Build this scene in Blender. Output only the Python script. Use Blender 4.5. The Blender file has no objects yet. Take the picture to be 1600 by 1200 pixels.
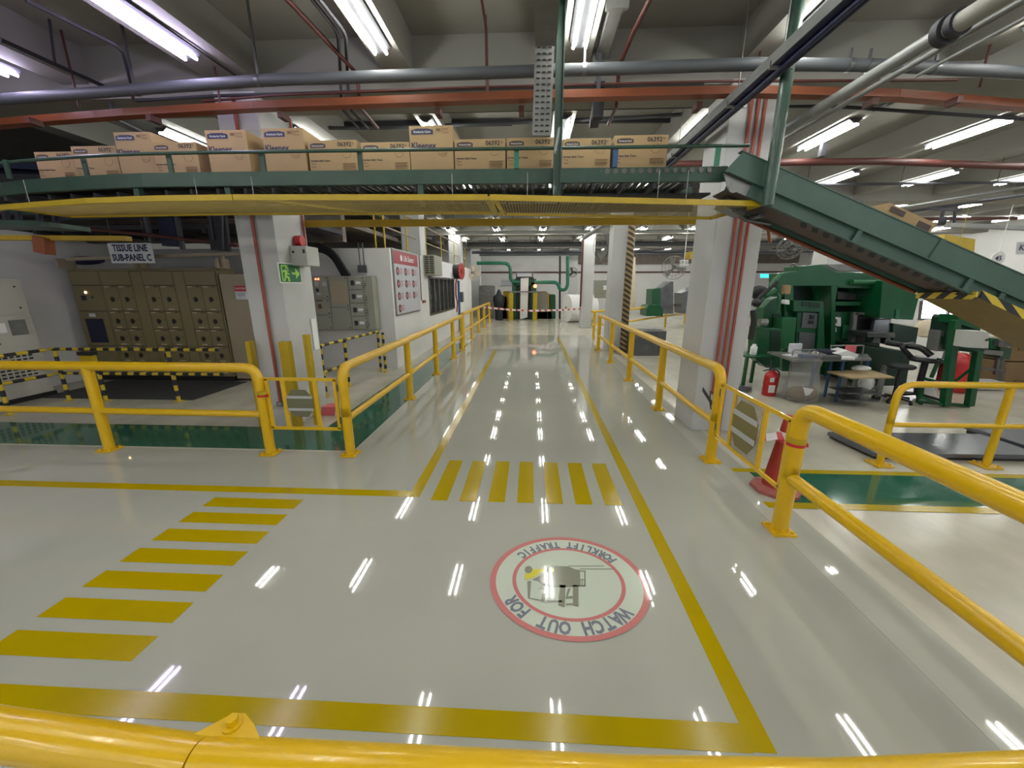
import bpy, math, random
from math import sin, cos, pi, radians, atan2, sqrt
from mathutils import Vector, Matrix
random.seed(7)
S = bpy.context.scene
COL = S.collection

# ------------------------------------------------------------------ camera, world, exposure
H = 2.0; FPX = 600.0; PITCH = radians(14.4); YAW = radians(2.87)
cam_d = bpy.data.cameras.new('camera')
cam_d.sensor_fit = 'HORIZONTAL'; cam_d.sensor_width = 36.0; cam_d.lens = 36.0 * FPX / 1600.0
cam_d.clip_start = 0.05; cam_d.clip_end = 200
cam = bpy.data.objects.new('camera', cam_d); COL.objects.link(cam)
cam.location = (0, 0, H); cam.rotation_euler = (pi / 2 - PITCH, 0, YAW)
S.camera = cam
w = bpy.data.worlds.new('world'); S.world = w; w.use_nodes = True
w.node_tree.nodes['Background'].inputs[0].default_value = (0.85, 0.9, 1.0, 1)
w.node_tree.nodes['Background'].inputs[1].default_value = 0.4
S.view_settings.view_transform = 'Standard'; S.view_settings.look = 'None'
S.view_settings.exposure = 1.0; S.view_settings.gamma = 1.0; S.view_settings.use_curve_mapping = False
S.cycles.max_bounces = 7; S.cycles.diffuse_bounces = 4; S.cycles.glossy_bounces = 3; S.cycles.transmission_bounces = 3
TUBE_STRENGTH = 34.0

# ------------------------------------------------------------------ survey helpers (photo point -> place in the hall)
def _ray(px, py):
    x = (px - 800) / FPX; y = -(py - 600) / FPX
    Y = cos(PITCH) + y * sin(PITCH); Z = -sin(PITCH) + y * cos(PITCH)
    return (x * cos(YAW) - Y * sin(YAW), x * sin(YAW) + Y * cos(YAW), Z)
def FZ(px, py, z=0.0):
    r = _ray(px, py); t = (z - H) / r[2]; return Vector((r[0] * t, r[1] * t, z))
def FY(px, py, Y):
    r = _ray(px, py); t = Y / r[1]; return Vector((r[0] * t, Y, H + r[2] * t))
def FX(px, py, X):
    r = _ray(px, py); t = X / r[0]; return Vector((X, r[1] * t, H + r[2] * t))

# ------------------------------------------------------------------ materials
MATS = {}
def mat(name, col, rough=0.5, metal=0.0, var=0.0, vscale=3.0, bump=0.0, bscale=40.0, coat=0.0, emis=None, estr=0.0, alpha=None, trans=0.0, spec=0.5, stretch=None, col2=None):
    m = bpy.data.materials.new(name); m.use_nodes = True
    nt = m.node_tree; b = nt.nodes['Principled BSDF']
    b.inputs['Base Color'].default_value = (*col, 1)
    b.inputs['Roughness'].default_value = rough; b.inputs['Metallic'].default_value = metal
    b.inputs['Specular IOR Level'].default_value = spec
    if coat: b.inputs['Coat Weight'].default_value = coat; b.inputs['Coat Roughness'].default_value = 0.04
    if emis: b.inputs['Emission Color'].default_value = (*emis, 1); b.inputs['Emission Strength'].default_value = estr
    if alpha is not None: b.inputs['Alpha'].default_value = alpha
    if trans: b.inputs['Transmission Weight'].default_value = trans
    if var or bump:
        g = nt.nodes.new('ShaderNodeNewGeometry'); mp = nt.nodes.new('ShaderNodeMapping')
        nt.links.new(g.outputs['Position'], mp.inputs[0])
        if stretch: mp.inputs['Scale'].default_value = stretch
    if var:
        n = nt.nodes.new('ShaderNodeTexNoise'); n.inputs['Scale'].default_value = vscale; n.inputs['Detail'].default_value = 5
        n.inputs['Roughness'].default_value = 0.6
        nt.links.new(mp.outputs[0], n.inputs[0])
        r = nt.nodes.new('ShaderNodeValToRGB'); r.color_ramp.elements[0].position = 0.3; r.color_ramp.elements[1].position = 0.72
        c2 = col2 or tuple(c * (1 - var) for c in col)
        r.color_ramp.elements[0].color = (*c2, 1); r.color_ramp.elements[1].color = (*col, 1)
        nt.links.new(n.outputs[0], r.inputs[0]); nt.links.new(r.outputs[0], b.inputs['Base Color'])
    if bump:
        n2 = nt.nodes.new('ShaderNodeTexNoise'); n2.inputs['Scale'].default_value = bscale; n2.inputs['Detail'].default_value = 3
        nt.links.new(mp.outputs[0], n2.inputs[0])
        bp = nt.nodes.new('ShaderNodeBump'); bp.inputs['Strength'].default_value = bump; bp.inputs['Distance'].default_value = 0.02
        nt.links.new(n2.outputs[0], bp.inputs['Height']); nt.links.new(bp.outputs[0], b.inputs['Normal'])
    MATS[name] = m; return m

mat('aisle_coat', (0.41, 0.405, 0.35), 0.035, var=0.07, vscale=0.8, bump=0.010, bscale=2.2)
mat('concrete', (0.60, 0.565, 0.47), 0.2, var=0.27, vscale=1.6, bump=0.05, bscale=5, stretch=(1, .6, 1))
mat('line_yellow', (0.40, 0.285, 0.0), 0.16, var=0.06, vscale=4, spec=.18)
mat('green_paint', (0.012, 0.125, 0.075), 0.10, var=0.3, vscale=2.2, bump=0.02, bscale=3, coat=.3)
mat('wall_white', (0.68, 0.67, 0.66), 0.6, var=0.1, vscale=1.2)
mat('col_white', (0.52, 0.52, 0.515), 0.45, var=0.10, vscale=1.5)
mat('ceil', (0.27, 0.26, 0.235), 0.8, var=0.14, vscale=1.1)
mat('beam', (0.26, 0.25, 0.225), 0.75, var=0.12, vscale=1.6)
mat('rail_yellow', (0.70, 0.42, 0.001), 0.28, var=0.08, vscale=6, coat=.2, bump=.03, bscale=60)
mat('flat_yellow', (0.50, 0.34, 0.006), 0.4, var=0.18, vscale=5)
mat('dull_yellow', (0.42, 0.26, 0.008), 0.45, var=0.2, vscale=5)
mat('trough_brown', (0.24, 0.155, 0.02), 0.5, var=0.2, vscale=5)
mat('mesh_yellow', (0.40, 0.30, 0.09), 0.5, var=0.2, vscale=8)
mat('conv_green', (0.028, 0.073, 0.048), 0.42, var=0.35, vscale=5, coat=.1)
mat('ramp_green', (0.058, 0.115, 0.088), 0.5, var=0.22, vscale=3)
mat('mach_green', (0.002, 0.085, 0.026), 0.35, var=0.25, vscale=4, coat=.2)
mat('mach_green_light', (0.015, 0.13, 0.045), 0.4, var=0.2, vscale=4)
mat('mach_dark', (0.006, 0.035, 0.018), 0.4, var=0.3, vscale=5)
mat('pipe_green', (0.02, 0.17, 0.10), 0.35)
mat('pipe_grey', (0.075, 0.08, 0.09), 0.6, var=0.3, vscale=5, stretch=(.3, 1, 1))
mat('pipe_light', (0.19, 0.195, 0.19), 0.45, var=0.2, vscale=4)
mat('orange', (0.24, 0.06, 0.018), 0.5, var=0.2, vscale=3)
mat('red_pipe', (0.085, 0.02, 0.015), 0.6, var=0.2, vscale=5)
mat('red_pipe_bright', (0.36, 0.075, 0.05), 0.45, var=0.15, vscale=5)
mat('dark_pipe', (0.038, 0.038, 0.045), 0.7, spec=.3)
mat('black', (0.012, 0.012, 0.014), 0.4)
mat('rubber', (0.022, 0.024, 0.028), 0.6, var=0.3, vscale=10)
mat('mat_grey', (0.05, 0.052, 0.06), 0.6, var=0.3, vscale=10)
mat('navy', (0.012, 0.016, 0.05), 0.45)
mat('galv', (0.25, 0.25, 0.24), 0.38, metal=0.5, var=0.25, vscale=6)
mat('steel', (0.17, 0.18, 0.21), 0.2, metal=0.55, var=0.2, vscale=5, bump=.02, bscale=6)
mat('steel_dark', (0.17, 0.175, 0.18), 0.3, metal=0.7, var=0.3, vscale=5)
mat('roller', (0.16, 0.15, 0.14), 0.35, metal=0.7, var=0.3, vscale=9)
mat('belt_brown', (0.12, 0.095, 0.085), 0.7, var=0.15, vscale=4)
mat('deck_brown', (0.17, 0.135, 0.115), 0.7, var=0.4, vscale=3)
mat('mcc', (0.235, 0.19, 0.095), 0.42, var=0.08, vscale=3)
mat('mcc_light', (0.37, 0.31, 0.215), 0.45, var=0.08, vscale=3)
mat('panel_grey', (0.28, 0.28, 0.23), 0.4, var=0.06, vscale=3)
mat('cab_grey', (0.47, 0.45, 0.40), 0.45, var=0.08, vscale=3)
mat('box_grey', (0.48, 0.48, 0.45), 0.4)
mat('gap', (0.03, 0.028, 0.02), 0.7)
mat('cardboard', (0.36, 0.245, 0.12), 0.75, var=0.10, vscale=4)
mat('cardboard_dark', (0.22, 0.14, 0.065), 0.75, var=0.12, vscale=5)
mat('tape_tan', (0.42, 0.24, 0.10), 0.4)
mat('ink_black', (0.03, 0.022, 0.02), 0.6)
mat('ink_blue', (0.012, 0.012, 0.055), 0.5)
mat('ink_brown', (0.14, 0.075, 0.03), 0.6)
mat('plaque_brown', (0.06, 0.035, 0.03), 0.6)
mat('white', (0.78, 0.78, 0.77), 0.5)
mat('paper', (0.72, 0.72, 0.75), 0.6, var=.1, vscale=9)
mat('sign_white', (0.60, 0.62, 0.62), 0.4)
mat('red', (0.50, 0.012, 0.015), 0.3, coat=.3)
mat('red_dull', (0.34, 0.025, 0.02), 0.45, var=.15, vscale=8)
mat('cone_red', (0.40, 0.03, 0.02), 0.5, var=0.2, vscale=9)
mat('cone_base', (0.40, 0.12, 0.10), 0.6, var=0.25, vscale=12)
mat('pink', (0.62, 0.13, 0.15), 0.5)
mat('crimson', (0.33, 0.035, 0.055), 0.4)
mat('poster', (0.45, 0.46, 0.50), 0.4)
mat('blue', (0.02, 0.08, 0.20), 0.4)
mat('exit_green', (0.012, 0.16, 0.06), 0.4)
mat('exit_lime', (0.42, 0.75, 0.13), 0.4)
mat('projected_white', (0.55, 0.60, 0.50), 0.06)  # colours of the projected forklift warning, light painted as surface colour
mat('projected_red', (0.55, 0.20, 0.19), 0.06)
mat('projected_grey', (0.25, 0.25, 0.19), 0.12, coat=.4)
mat('projected_ink', (0.20, 0.21, 0.25), 0.12, coat=.4)
mat('projected_yellow', (0.62, 0.56, 0.06), 0.12, coat=.4)
mat('octo', (0.20, 0.165, 0.055), 0.5, var=.1, vscale=6)
mat('octo_grey', (0.15, 0.145, 0.085), 0.5, var=.1, vscale=6)
mat('reflect', (0.42, 0.42, 0.42), 0.3)
mat('plywood', (0.42, 0.31, 0.16), 0.6, var=0.2, vscale=7)
mat('fabric_blue', (0.02, 0.045, 0.13), 0.8)
mat('plastic_bag', (0.50, 0.50, 0.50), 0.25, alpha=0.30)
mat('scrap', (0.22, 0.13, 0.05), 0.8, var=.6, vscale=30)
mat('glass_dark', (0.16, 0.165, 0.13), 0.12, var=.5, vscale=2.5)
mat('cream', (0.66, 0.56, 0.42), 0.6, var=.15, vscale=5)
mat('fixture', (0.09, 0.09, 0.10), 0.4)
mat('tube', (1, 1, 1), 0.5, emis=(0.98, 1.0, 0.93), estr=TUBE_STRENGTH)
mat('tube_violet', (1, 1, 1), 0.5, emis=(0.74, 0.66, 1.0), estr=TUBE_STRENGTH)
mat('led_red', (1, .1, .05), 0.5, emis=(1, 0.12, 0.05), estr=5)
mat('led_warm', (1, .7, .3), 0.5, emis=(1, 0.7, 0.3), estr=5)
mat('screen_cyan', (.0, .3, .4), 0.5, emis=(0.03, 0.5, 0.7), estr=1.3)
mat('window_lit', (.9, .95, 1), 0.5, emis=(0.9, 0.92, 1.0), estr=1.6)
def stripe_mat(name, c1, c2, period, axis, duty=0.5, rough=0.4):
    m = mat(name, c1, rough); nt = m.node_tree; b = nt.nodes['Principled BSDF']
    g = nt.nodes.new('ShaderNodeNewGeometry'); d = nt.nodes.new('ShaderNodeVectorMath'); d.operation = 'DOT_PRODUCT'
    d.inputs[1].default_value = Vector(axis).normalized()
    nt.links.new(g.outputs['Position'], d.inputs[0])
    a = nt.nodes.new('ShaderNodeMath'); a.operation = 'MULTIPLY'; a.inputs[1].default_value = 1 / period
    f = nt.nodes.new('ShaderNodeMath'); f.operation = 'FRACT'; t = nt.nodes.new('ShaderNodeMath'); t.operation = 'GREATER_THAN'; t.inputs[1].default_value = duty
    mx = nt.nodes.new('ShaderNodeMix'); mx.data_type = 'RGBA'
    mx.inputs[6].default_value = (*c1, 1); mx.inputs[7].default_value = (*c2, 1)
    nt.links.new(d.outputs['Value'], a.inputs[0]); nt.links.new(a.outputs[0], f.inputs[0]); nt.links.new(f.outputs[0], t.inputs[0])
    nt.links.new(t.outputs[0], mx.inputs[0]); nt.links.new(mx.outputs[2], b.inputs['Base Color'])
    return m
YB = (0.58, 0.42, 0.03); BB = (0.015, 0.015, 0.02)
stripe_mat('zebra_x', YB, BB, 0.22, (1, 0, 0)); stripe_mat('zebra_y', YB, BB, 0.30, (0, 1, 0)); stripe_mat('zebra_z', YB, BB, 0.20, (0, 0, 1))
stripe_mat('zebra_d', YB, BB, 0.13, (1, 0, 1)); stripe_mat('zebra_dy', YB, BB, 0.13, (0, 1, 1)); stripe_mat('zebra_w', (0.26, 0.17, 0.05), BB, 0.12, (.6, 0, 1))
stripe_mat('tape_rw', (0.72, 0.70, 0.70), (0.55, 0.05, 0.06), 0.26, (1, .2, .3), duty=.62)

# ------------------------------------------------------------------ mesh builder
class MB:
    def __init__(s): s.v = []; s.f = []; s.mi = []; s.sm = []
    def add(s, vs, fs, m=0, sm=False):
        n = len(s.v); s.v += [tuple(v) for v in vs]
        for f in fs: s.f.append([i + n for i in f]); s.mi.append(m); s.sm.append(sm)
        return s
    def box(s, x0, x1, y0, y1, z0, z1, m=0):
        vs = [(x, y, z) for z in (z0, z1) for y in (y0, y1) for x in (x0, x1)]
        return s.add(vs, [(0, 2, 3, 1), (4, 5, 7, 6), (0, 1, 5, 4), (2, 6, 7, 3), (0, 4, 6, 2), (1, 3, 7, 5)], m)
    def obox(s, c, size, ax=(1, 0, 0), up=(0, 0, 1), m=0):
        ax = Vector(ax).normalized(); up = Vector(up); sd = up.cross(ax).normalized(); up = ax.cross(sd).normalized(); c = Vector(c)
        vs = [c + ax * (i * size[0] / 2) + sd * (j * size[1] / 2) + up * (k * size[2] / 2) for k in (-1, 1) for j in (-1, 1) for i in (-1, 1)]
        return s.add(vs, [(0, 2, 3, 1), (4, 5, 7, 6), (0, 1, 5, 4), (2, 6, 7, 3), (0, 4, 6, 2), (1, 3, 7, 5)], m)
    def beam(s, a, b, wd, ht, m=0, up=(0, 0, 1)):
        a = Vector(a); b = Vector(b); return s.obox((a + b) / 2, ((b - a).length, wd, ht), b - a, up, m)
    def tube(s, pts, r, seg=12, m=0, cap=True, closed=False):
        P = [Vector(p) for p in pts]; n = len(P); rs = r if isinstance(r, (list, tuple)) else [r] * n
        rings = []; ref = None; vs = []
        for i, p in enumerate(P):
            if closed: t = (P[(i + 1) % n] - P[i - 1])
            else: t = (P[min(i + 1, n - 1)] - P[max(i - 1, 0)])
            if t.length < 1e-9: t = Vector((0, 0, 1))
            t.normalize()
            if ref is None: ref = Vector((0, 0, 1)) if abs(t.z) < .9 else Vector((1, 0, 0))
            u = ref - t * ref.dot(t)
            if u.length < 1e-5: u = t.orthogonal()
            u.normalize(); ref = u; v = t.cross(u)
            k = 1.0
            if 0 < i < n - 1 or closed:
                a = (P[i] - P[i - 1]).normalized(); c = a.dot(t); k = 1 / max(c, .5)
            for j in range(seg):
                an = 2 * pi * j / seg; vs.append(p + (u * cos(an) + v * sin(an)) * rs[i] * (k if k < 1.6 else 1))
        fs = []
        for i in range(n if closed else n - 1):
            for j in range(seg):
                a = i * seg + j; b = i * seg + (j + 1) % seg; c = ((i + 1) % n) * seg + (j + 1) % seg; d = ((i + 1) % n) * seg + j
                fs.append((a, b, c, d))
        s.add(vs, fs, m, True)
        if cap and not closed:
            s.add(vs[:seg], [tuple(reversed(range(seg)))], m); s.add(vs[-seg:], [tuple(range(seg))], m)
        return s
    def cyl(s, c, r, h, seg=20, axis=(0, 0, 1), m=0, r2=None):
        c = Vector(c); a = Vector(axis).normalized() * h
        return s.tube([c, c + a], [r, r if r2 is None else r2], seg, m)
    def lathe(s, c, prof, seg=24, m=0):
        c = Vector(c); vs = []; fs = []
        for (r, z) in prof:
            for j in range(seg): an = 2 * pi * j / seg; vs.append(c + Vector((r * cos(an), r * sin(an), z)))
        for i in range(len(prof) - 1):
            for j in range(seg): fs.append((i * seg + j, i * seg + (j + 1) % seg, (i + 1) * seg + (j + 1) % seg, (i + 1) * seg + j))
        s.add(vs, fs, m, True); s.add(vs[:seg], [tuple(reversed(range(seg)))], m); s.add(vs[-seg:], [tuple(range(seg))], m); return s
    def prism(s, pts, off, m=0):
        P = [Vector(p) for p in pts]; o = Vector(off); n = len(P)
        vs = P + [p + o for p in P]
        fs = [tuple(range(n)), tuple(reversed(range(n, 2 * n)))] + [(i, i + n, (i + 1) % n + n, (i + 1) % n) for i in range(n)]
        return s.add(vs, fs, m)
    def ell(s, c, r, m=0, seg=16, rows=9):
        c = Vector(c); vs = []; fs = []
        for i in range(rows + 1):
            th = pi * i / rows
            for j in range(seg):
                an = 2 * pi * j / seg; vs.append(c + Vector((r[0] * sin(th) * cos(an), r[1] * sin(th) * sin(an), r[2] * cos(th))))
        for i in range(rows):
            for j in range(seg): fs.append((i * seg + j, (i + 1) * seg + j, (i + 1) * seg + (j + 1) % seg, i * seg + (j + 1) % seg))
        return s.add(vs, fs, m, True)
    def text(s, body, M, size=1.0, m=0, thick=0.0, align='CENTER', bold=0.0):
        cu = bpy.data.curves.new('t', 'FONT'); cu.body = body; cu.size = size; cu.align_x = align; cu.align_y = 'CENTER'; cu.resolution_u = 2
        cu.extrude = thick; cu.offset = bold
        o = bpy.data.objects.new('t', cu); COL.objects.link(o)
        dg = bpy.context.evaluated_depsgraph_get(); me = bpy.data.meshes.new_from_object(o.evaluated_get(dg))
        vs = [M @ v.co for v in me.vertices]; fs = [tuple(p.vertices) for p in me.polygons]
        bpy.data.objects.remove(o); bpy.data.curves.remove(cu); bpy.data.meshes.remove(me)
        return s.add(vs, fs, m)
    def build(s, name, mats, parent=None, loc=None, bevel=0.0):
        me = bpy.data.meshes.new(name)
        if parent is not None: L = ORG[parent.name]
        elif loc is not None: L = Vector(loc)
        else:
            xs = [v[0] for v in s.v]; ys = [v[1] for v in s.v]; zs = [v[2] for v in s.v]
            L = Vector(((min(xs) + max(xs)) / 2, (min(ys) + max(ys)) / 2, min(zs)))
        me.from_pydata([(v[0] - L.x, v[1] - L.y, v[2] - L.z) for v in s.v], [], s.f)
        if isinstance(mats, str): mats = [mats]
        for q in mats: me.materials.append(MATS[q])
        me.polygons.foreach_set('material_index', s.mi); me.polygons.foreach_set('use_smooth', s.sm); me.update()
        o = bpy.data.objects.new(name, me); COL.objects.link(o)
        if parent is not None: o.parent = parent
        else: o.location = L
        ORG[o.name] = L.copy()
        if bevel:
            md = o.modifiers.new('edge', 'BEVEL'); md.width = bevel; md.segments = 2; md.limit_method = 'ANGLE'; md.angle_limit = radians(40)
        return o
ORG = {}
def thing(name, label, cat, loc, group=None):
    o = bpy.data.objects.new(name, None); COL.objects.link(o); o.location = loc; o.empty_display_size = .2
    ORG[o.name] = Vector(loc); o['label'] = label; o['category'] = cat
    if group: o['group'] = group
    return o
def tag(o, label, cat, group=None, kind=None):
    o['label'] = label; o['category'] = cat
    if group: o['group'] = group
    if kind: o['kind'] = kind
    return o
def struct(o): o['kind'] = 'structure'; return o
def dup(root, loc, label=None):
    r = root.copy(); COL.objects.link(r); r.location = loc
    if label: r['label'] = label
    for ch in list(root.children):
        c = ch.copy(); COL.objects.link(c); c.parent = r
        for g in list(ch.children):
            d = g.copy(); COL.objects.link(d); d.parent = c
    return r
def bent(pts, rad, n=6):
    """polyline with rounded corners"""
    P = [Vector(p) for p in pts]; out = [P[0]]
    for i in range(1, len(P) - 1):
        a = (P[i - 1] - P[i]); b = (P[i + 1] - P[i]); la = a.length; lb = b.length; r = min(rad, la * .49, lb * .49)
        s0 = P[i] + a.normalized() * r; s1 = P[i] + b.normalized() * r
        for k in range(n + 1):
            t = k / n; out.append((1 - t) ** 2 * s0 + 2 * (1 - t) * t * P[i] + t * t * s1)
    out.append(P[-1]); return out
def Mrot(loc, xaxis, yaxis):
    x = Vector(xaxis).normalized(); y = Vector(yaxis).normalized(); z = x.cross(y)
    M = Matrix((x, y, z)).transposed().to_4x4(); M.translation = Vector(loc); return M
def front_text(x, y, z): return Mrot((x, y, z), (1, 0, 0), (0, 0, 1))      # reads from -Y side
def pxp(mb, pts, Y, depth, m=0):
    mb.prism([FY(a, b, Y) for a, b in pts], (0, depth, 0), m); return mb

# ------------------------------------------------------------------ setting: floor
struct(MB().box(-16, 20, -9, 34, -0.2, 0.0).build('floor', 'concrete'))
m = MB(); m.box(-10.5, 2.42, -4, 4.28, 0, 0.002); m.box(-2.25, 2.2, 4.28, 16, 0, 0.002); struct(m.build('floor_aisle', 'aisle_coat', loc=(0, 0, 0)))
m = MB(); m.box(-9.3, -2.2, 4.33, 5.08, 0.0, 0.003); m.box(-2.95, -2.2, 5.08, 13.5, 0, 0.003); struct(m.build('floor_green_strip', 'green_paint', loc=(0, 0, 0)))
struct(MB().box(2.34, 9.0, 3.38, 3.99, 0, 0.003).build('floor_green_crossing', 'green_paint'))
struct(MB().box(2.1, 2.42, -3, 12.3, 0.002, 0.004).build('floor_edge_band', 'aisle_coat'))
def line(name, label, x0, x1, y0, y1, z=0.0045):
    return tag(MB().box(x0, x1, y0, y1, 0.002, z).build(name, 'line_yellow'), label, 'floor line')
line('floor_line', 'long yellow floor line running down the right side of the aisle', 1.0, 1.105, 1.29, 15.2)
line('floor_line', 'yellow floor line along the left side of the far aisle', -1.175, -1.07, 3.30, 12.0)
line('floor_line', 'yellow floor line across the left, behind the near crosswalk', -9.3, -1.175, 3.30, 3.41)
line('floor_line', 'thick yellow floor line nearest the camera, above the bottom pipe rail', -6.0, 1.0, 1.285, 1.405)
line('floor_line', 'yellow border line on the near side of the green crossing', 2.22, 9.0, 3.28, 3.38)
line('floor_line', 'yellow border line on the far side of the green crossing', 2.26, 9.0, 3.99, 4.08)
pos = ['leftmost', 'second from left', 'third from left', 'middle', 'third from right', 'second from right', 'rightmost']
for i in range(7):
    x = -0.945 + i * 0.2765
    tag(MB().box(x, x + .16, 3.25, 4.12, .002, .0045).build('crosswalk_bar', 'line_yellow'), 'yellow crosswalk bar across the aisle, ' + pos[i] + ' of seven', 'floor marking', 'yellow bars across the aisle')
pos2 = ['farthest', 'second farthest', 'third farthest', 'middle', 'third nearest', 'second nearest', 'nearest']
for i in range(7):
    y = 3.04 - i * 0.2475
    tag(MB().box(-3.05, -2.17, y, y + .155, .002, .0045).build('crosswalk_bar', 'line_yellow'), 'yellow crosswalk bar on the left floor, ' + pos2[i] + ' of seven from the rail', 'floor marking', 'yellow bars on the left floor')

# round forklift warning cast by a projector, its light painted as flat coloured shapes
SC = Vector((0.278, 2.27, 0)); SRX, SRY = 0.545, 0.475
def ering(mb, r0, r1, z0, z1, m=0, seg=72, cx=0, cy=0):
    for k in range(seg):
        a = 2 * pi * k / seg; b = 2 * pi * (k + 1) / seg
        q = [(SC.x + cx + SRX * r * cos(t), SC.y + cy + SRY * r * sin(t)) for r, t in ((r0, a), (r1, a), (r1, b), (r0, b))]
        mb.add([(x, y, z1) for x, y in q], [(0, 1, 2, 3)], m)
    return mb
fs_ = thing('projected_forklift_sign', 'round white and red forklift warning sign projected as light, painted on the aisle floor', 'projected sign', (SC.x, SC.y, 0.002))
ering(MB(), 0.0, 0.925, 0, .0065).build('sign_face', 'projected_white', fs_)
ering(MB(), 0.925, 1.0, 0, .0066).build('outer_ring', 'projected_red', fs_)
ering(MB(), 0.665, 0.715, 0, .0076).build('inner_ring', 'projected_red', fs_)
def arc_text(mb, txt, a0, a1, rad, size, inward):
    n = len(txt)
    for i, ch in enumerate(txt):
        if ch == ' ': continue
        a = radians(a0 + (a1 - a0) * i / (n - 1))
        p = Vector((SC.x + SRX * rad * cos(a), SC.y + SRY * rad * sin(a), .0077)); rdir = Vector((cos(a), sin(a), 0))
        y = rdir if inward else -rdir
        x = Vector((y.y, -y.x, 0)); mb.text(ch, Mrot(p, x, y) @ Matrix.Diagonal((.72, 1, 1, 1)), size, bold=.0052)
mt = MB(); arc_text(mt, 'WATCH OUT FOR', -44, -150, .81, .125, True); mt.build('lettering', 'projected_ink', fs_)
mt = MB(); arc_text(mt, 'FORKLIFT TRAFFIC', 36, 139, .80, .098, False); mt.build('lettering', 'projected_ink', fs_)
def zp(x, y, z=.008): return FZ(740 + x / 5, 820 + y / 5, z)
ic = MB()
def ipoly(pts, mi=0, z=.0085): ic.add([zp(a, b, z) for a, b in pts], [tuple(range(len(pts)))], mi)
ipoly([(455, 430), (520, 395), (580, 350), (640, 322), (740, 325), (800, 350), (830, 352), (835, 480), (690, 490), (540, 470), (500, 440)])
ipoly([(420, 440), (450, 438), (440, 570), (560, 590), (690, 590), (692, 605), (550, 605), (425, 575)])
ipoly([(675, 470), (720, 470), (712, 645), (660, 630)]); ipoly([(775, 470), (820, 470), (818, 640), (776, 630)])
ipoly([(505, 500), (560, 455), (560, 500)]); ipoly([(535, 540), (560, 535), (560, 595), (530, 590)])
ipoly([(720, 560), (776, 555), (776, 575), (720, 580)]); ipoly([(720, 615), (776, 612), (776, 625), (720, 628)])
ipoly([(735, 500), (760, 495), (735, 560), (722, 560)])
for a in ((830, 358, 872, 366), (865, 358, 875, 480), (830, 425, 872, 431), (830, 472, 875, 480), (845, 425, 851, 480), (740, 319, 1018, 325), (830, 342, 1092, 348)):
    ipoly([(a[0], a[1]), (a[2], a[1]), (a[2], a[3]), (a[0], a[3])])
ic.build('forklift_emblem', 'projected_grey', fs_)
ic = MB(); ipoly([(402, 432), (402, 390), (450, 345), (560, 345), (520, 380), (470, 412)], z=.009); ic.build('forklift_body', 'projected_yellow', fs_)
ic = MB()
for cx, cy, r, mi in ((430, 350, 30, 0), (610, 355, 38, 0), (610, 355, 20, 1)):
    ipoly([(cx + r * cos(2 * pi * k / 20), cy + r * .95 * sin(2 * pi * k / 20)) for k in range(20)], mi, .0092 + mi * .0004)
ic.build('forklift_wheel', ['projected_grey', 'projected_yellow'], fs_)

# ------------------------------------------------------------------ setting: ceiling, beams, columns, walls
struct(MB().box(-16, 20, -9, 34, 4.82, 5.0).build('ceiling', 'ceil'))
FIXX = [-7.75, -5.7, -3.66, -1.6, 0.45, 2.62, 4.78, 6.95, 9.0, 11.1]
m = MB()
for x in FIXX + [13.2, 15.3, 17.4]:
    wd = .30 if x in (2.62, -3.66) else .165
    m.box(x - wd, x + wd, -9, 33, 4.42, 4.83)
struct(m.build('ceiling_beams_lengthwise', 'beam', loc=(0, 0, 4.4)))
m = MB()
for y in (-8.3, -1.5, 5.28, 12.05, 18.85, 25.65): m.box(-16, 20, y, y + .6, 4.26, 4.83)
for y in (-5, 1.9, 15.6, 22.3): m.box(-16, 20, y, y + .3, 4.42, 4.83)
struct(m.build('ceiling_beams_crosswise', 'beam', loc=(0, 0, 4.2)))
def column(x0, x1, y0, y1, nm='column'):
    return struct(MB().box(x0, x1, y0, y1, 0, 4.3).build(nm, 'col_white', bevel=.015))
column(2.28, 2.86, 5.25, 5.9); column(-3.93, -3.40, 5.25, 6.0)
for y in (12.05, 18.85, 25.65):
    column(2.36, 2.90, y, y + .65); column(-3.93, -3.36, y, y + .6)
for y in (12.05, 18.85): column(8.5, 9.05, y, y + .65)
column(9.9, 10.5, 5.25, 5.9); column(14.8, 15.4, 12.05, 12.7)
struct(MB().box(-16, 20, 30, 30.2, 0, 4.9).build('wall_back', 'wall_white'))
struct(MB().box(19.8, 20, -9, 34, 0, 4.9).build('wall_right', 'wall_white'))
struct(MB().box(-9.95, -9.75, 3.0, 9.6, 0, 3.0).build('wall_left', 'wall_white'))
struct(MB().box(-16, -15.8, -9, 34, 0, 4.9).build('wall_far_left', 'wall_white'))
m = MB(); m.box(-9.75, -3.315, 9.244, 9.4, 0, 2.84); struct(m.build('wall_partition_front', 'wall_white'))
m = MB()   # long partition side wall with a window opening Y 12.6..16.7 z 1.05..2.25
m.box(-3.47, -3.315, 9.4, 12.6, 0, 2.86); m.box(-3.47, -3.315, 16.7, 21.6, 0, 2.86); m.box(-3.47, -3.315, 12.6, 16.7, 0, 1.05); m.box(-3.47, -3.315, 12.6, 16.7, 2.28, 2.86)
struct(m.build('wall_partition_side', 'wall_white', loc=(-3.4, 15, 0)))
m = MB(); m.box(-9.75, -3.47, 9.4, 21.6, 2.78, 2.84); struct(m.build('ceiling_partition', 'deck_brown'))
wn = struct(MB().box(-3.43, -3.41, 12.6, 16.7, 1.05, 2.28).build('window_1', 'glass_dark'))
f = MB()
for k in range(7): y = 12.6 + 4.1 * k / 6; f.box(-3.45, -3.30, y - .04, y + .04, 1.05, 2.28)
f.box(-3.45, -3.29, 12.6, 16.7, 1.03, 1.10); f.box(-3.45, -3.29, 12.6, 16.7, 2.22, 2.28)
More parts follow.
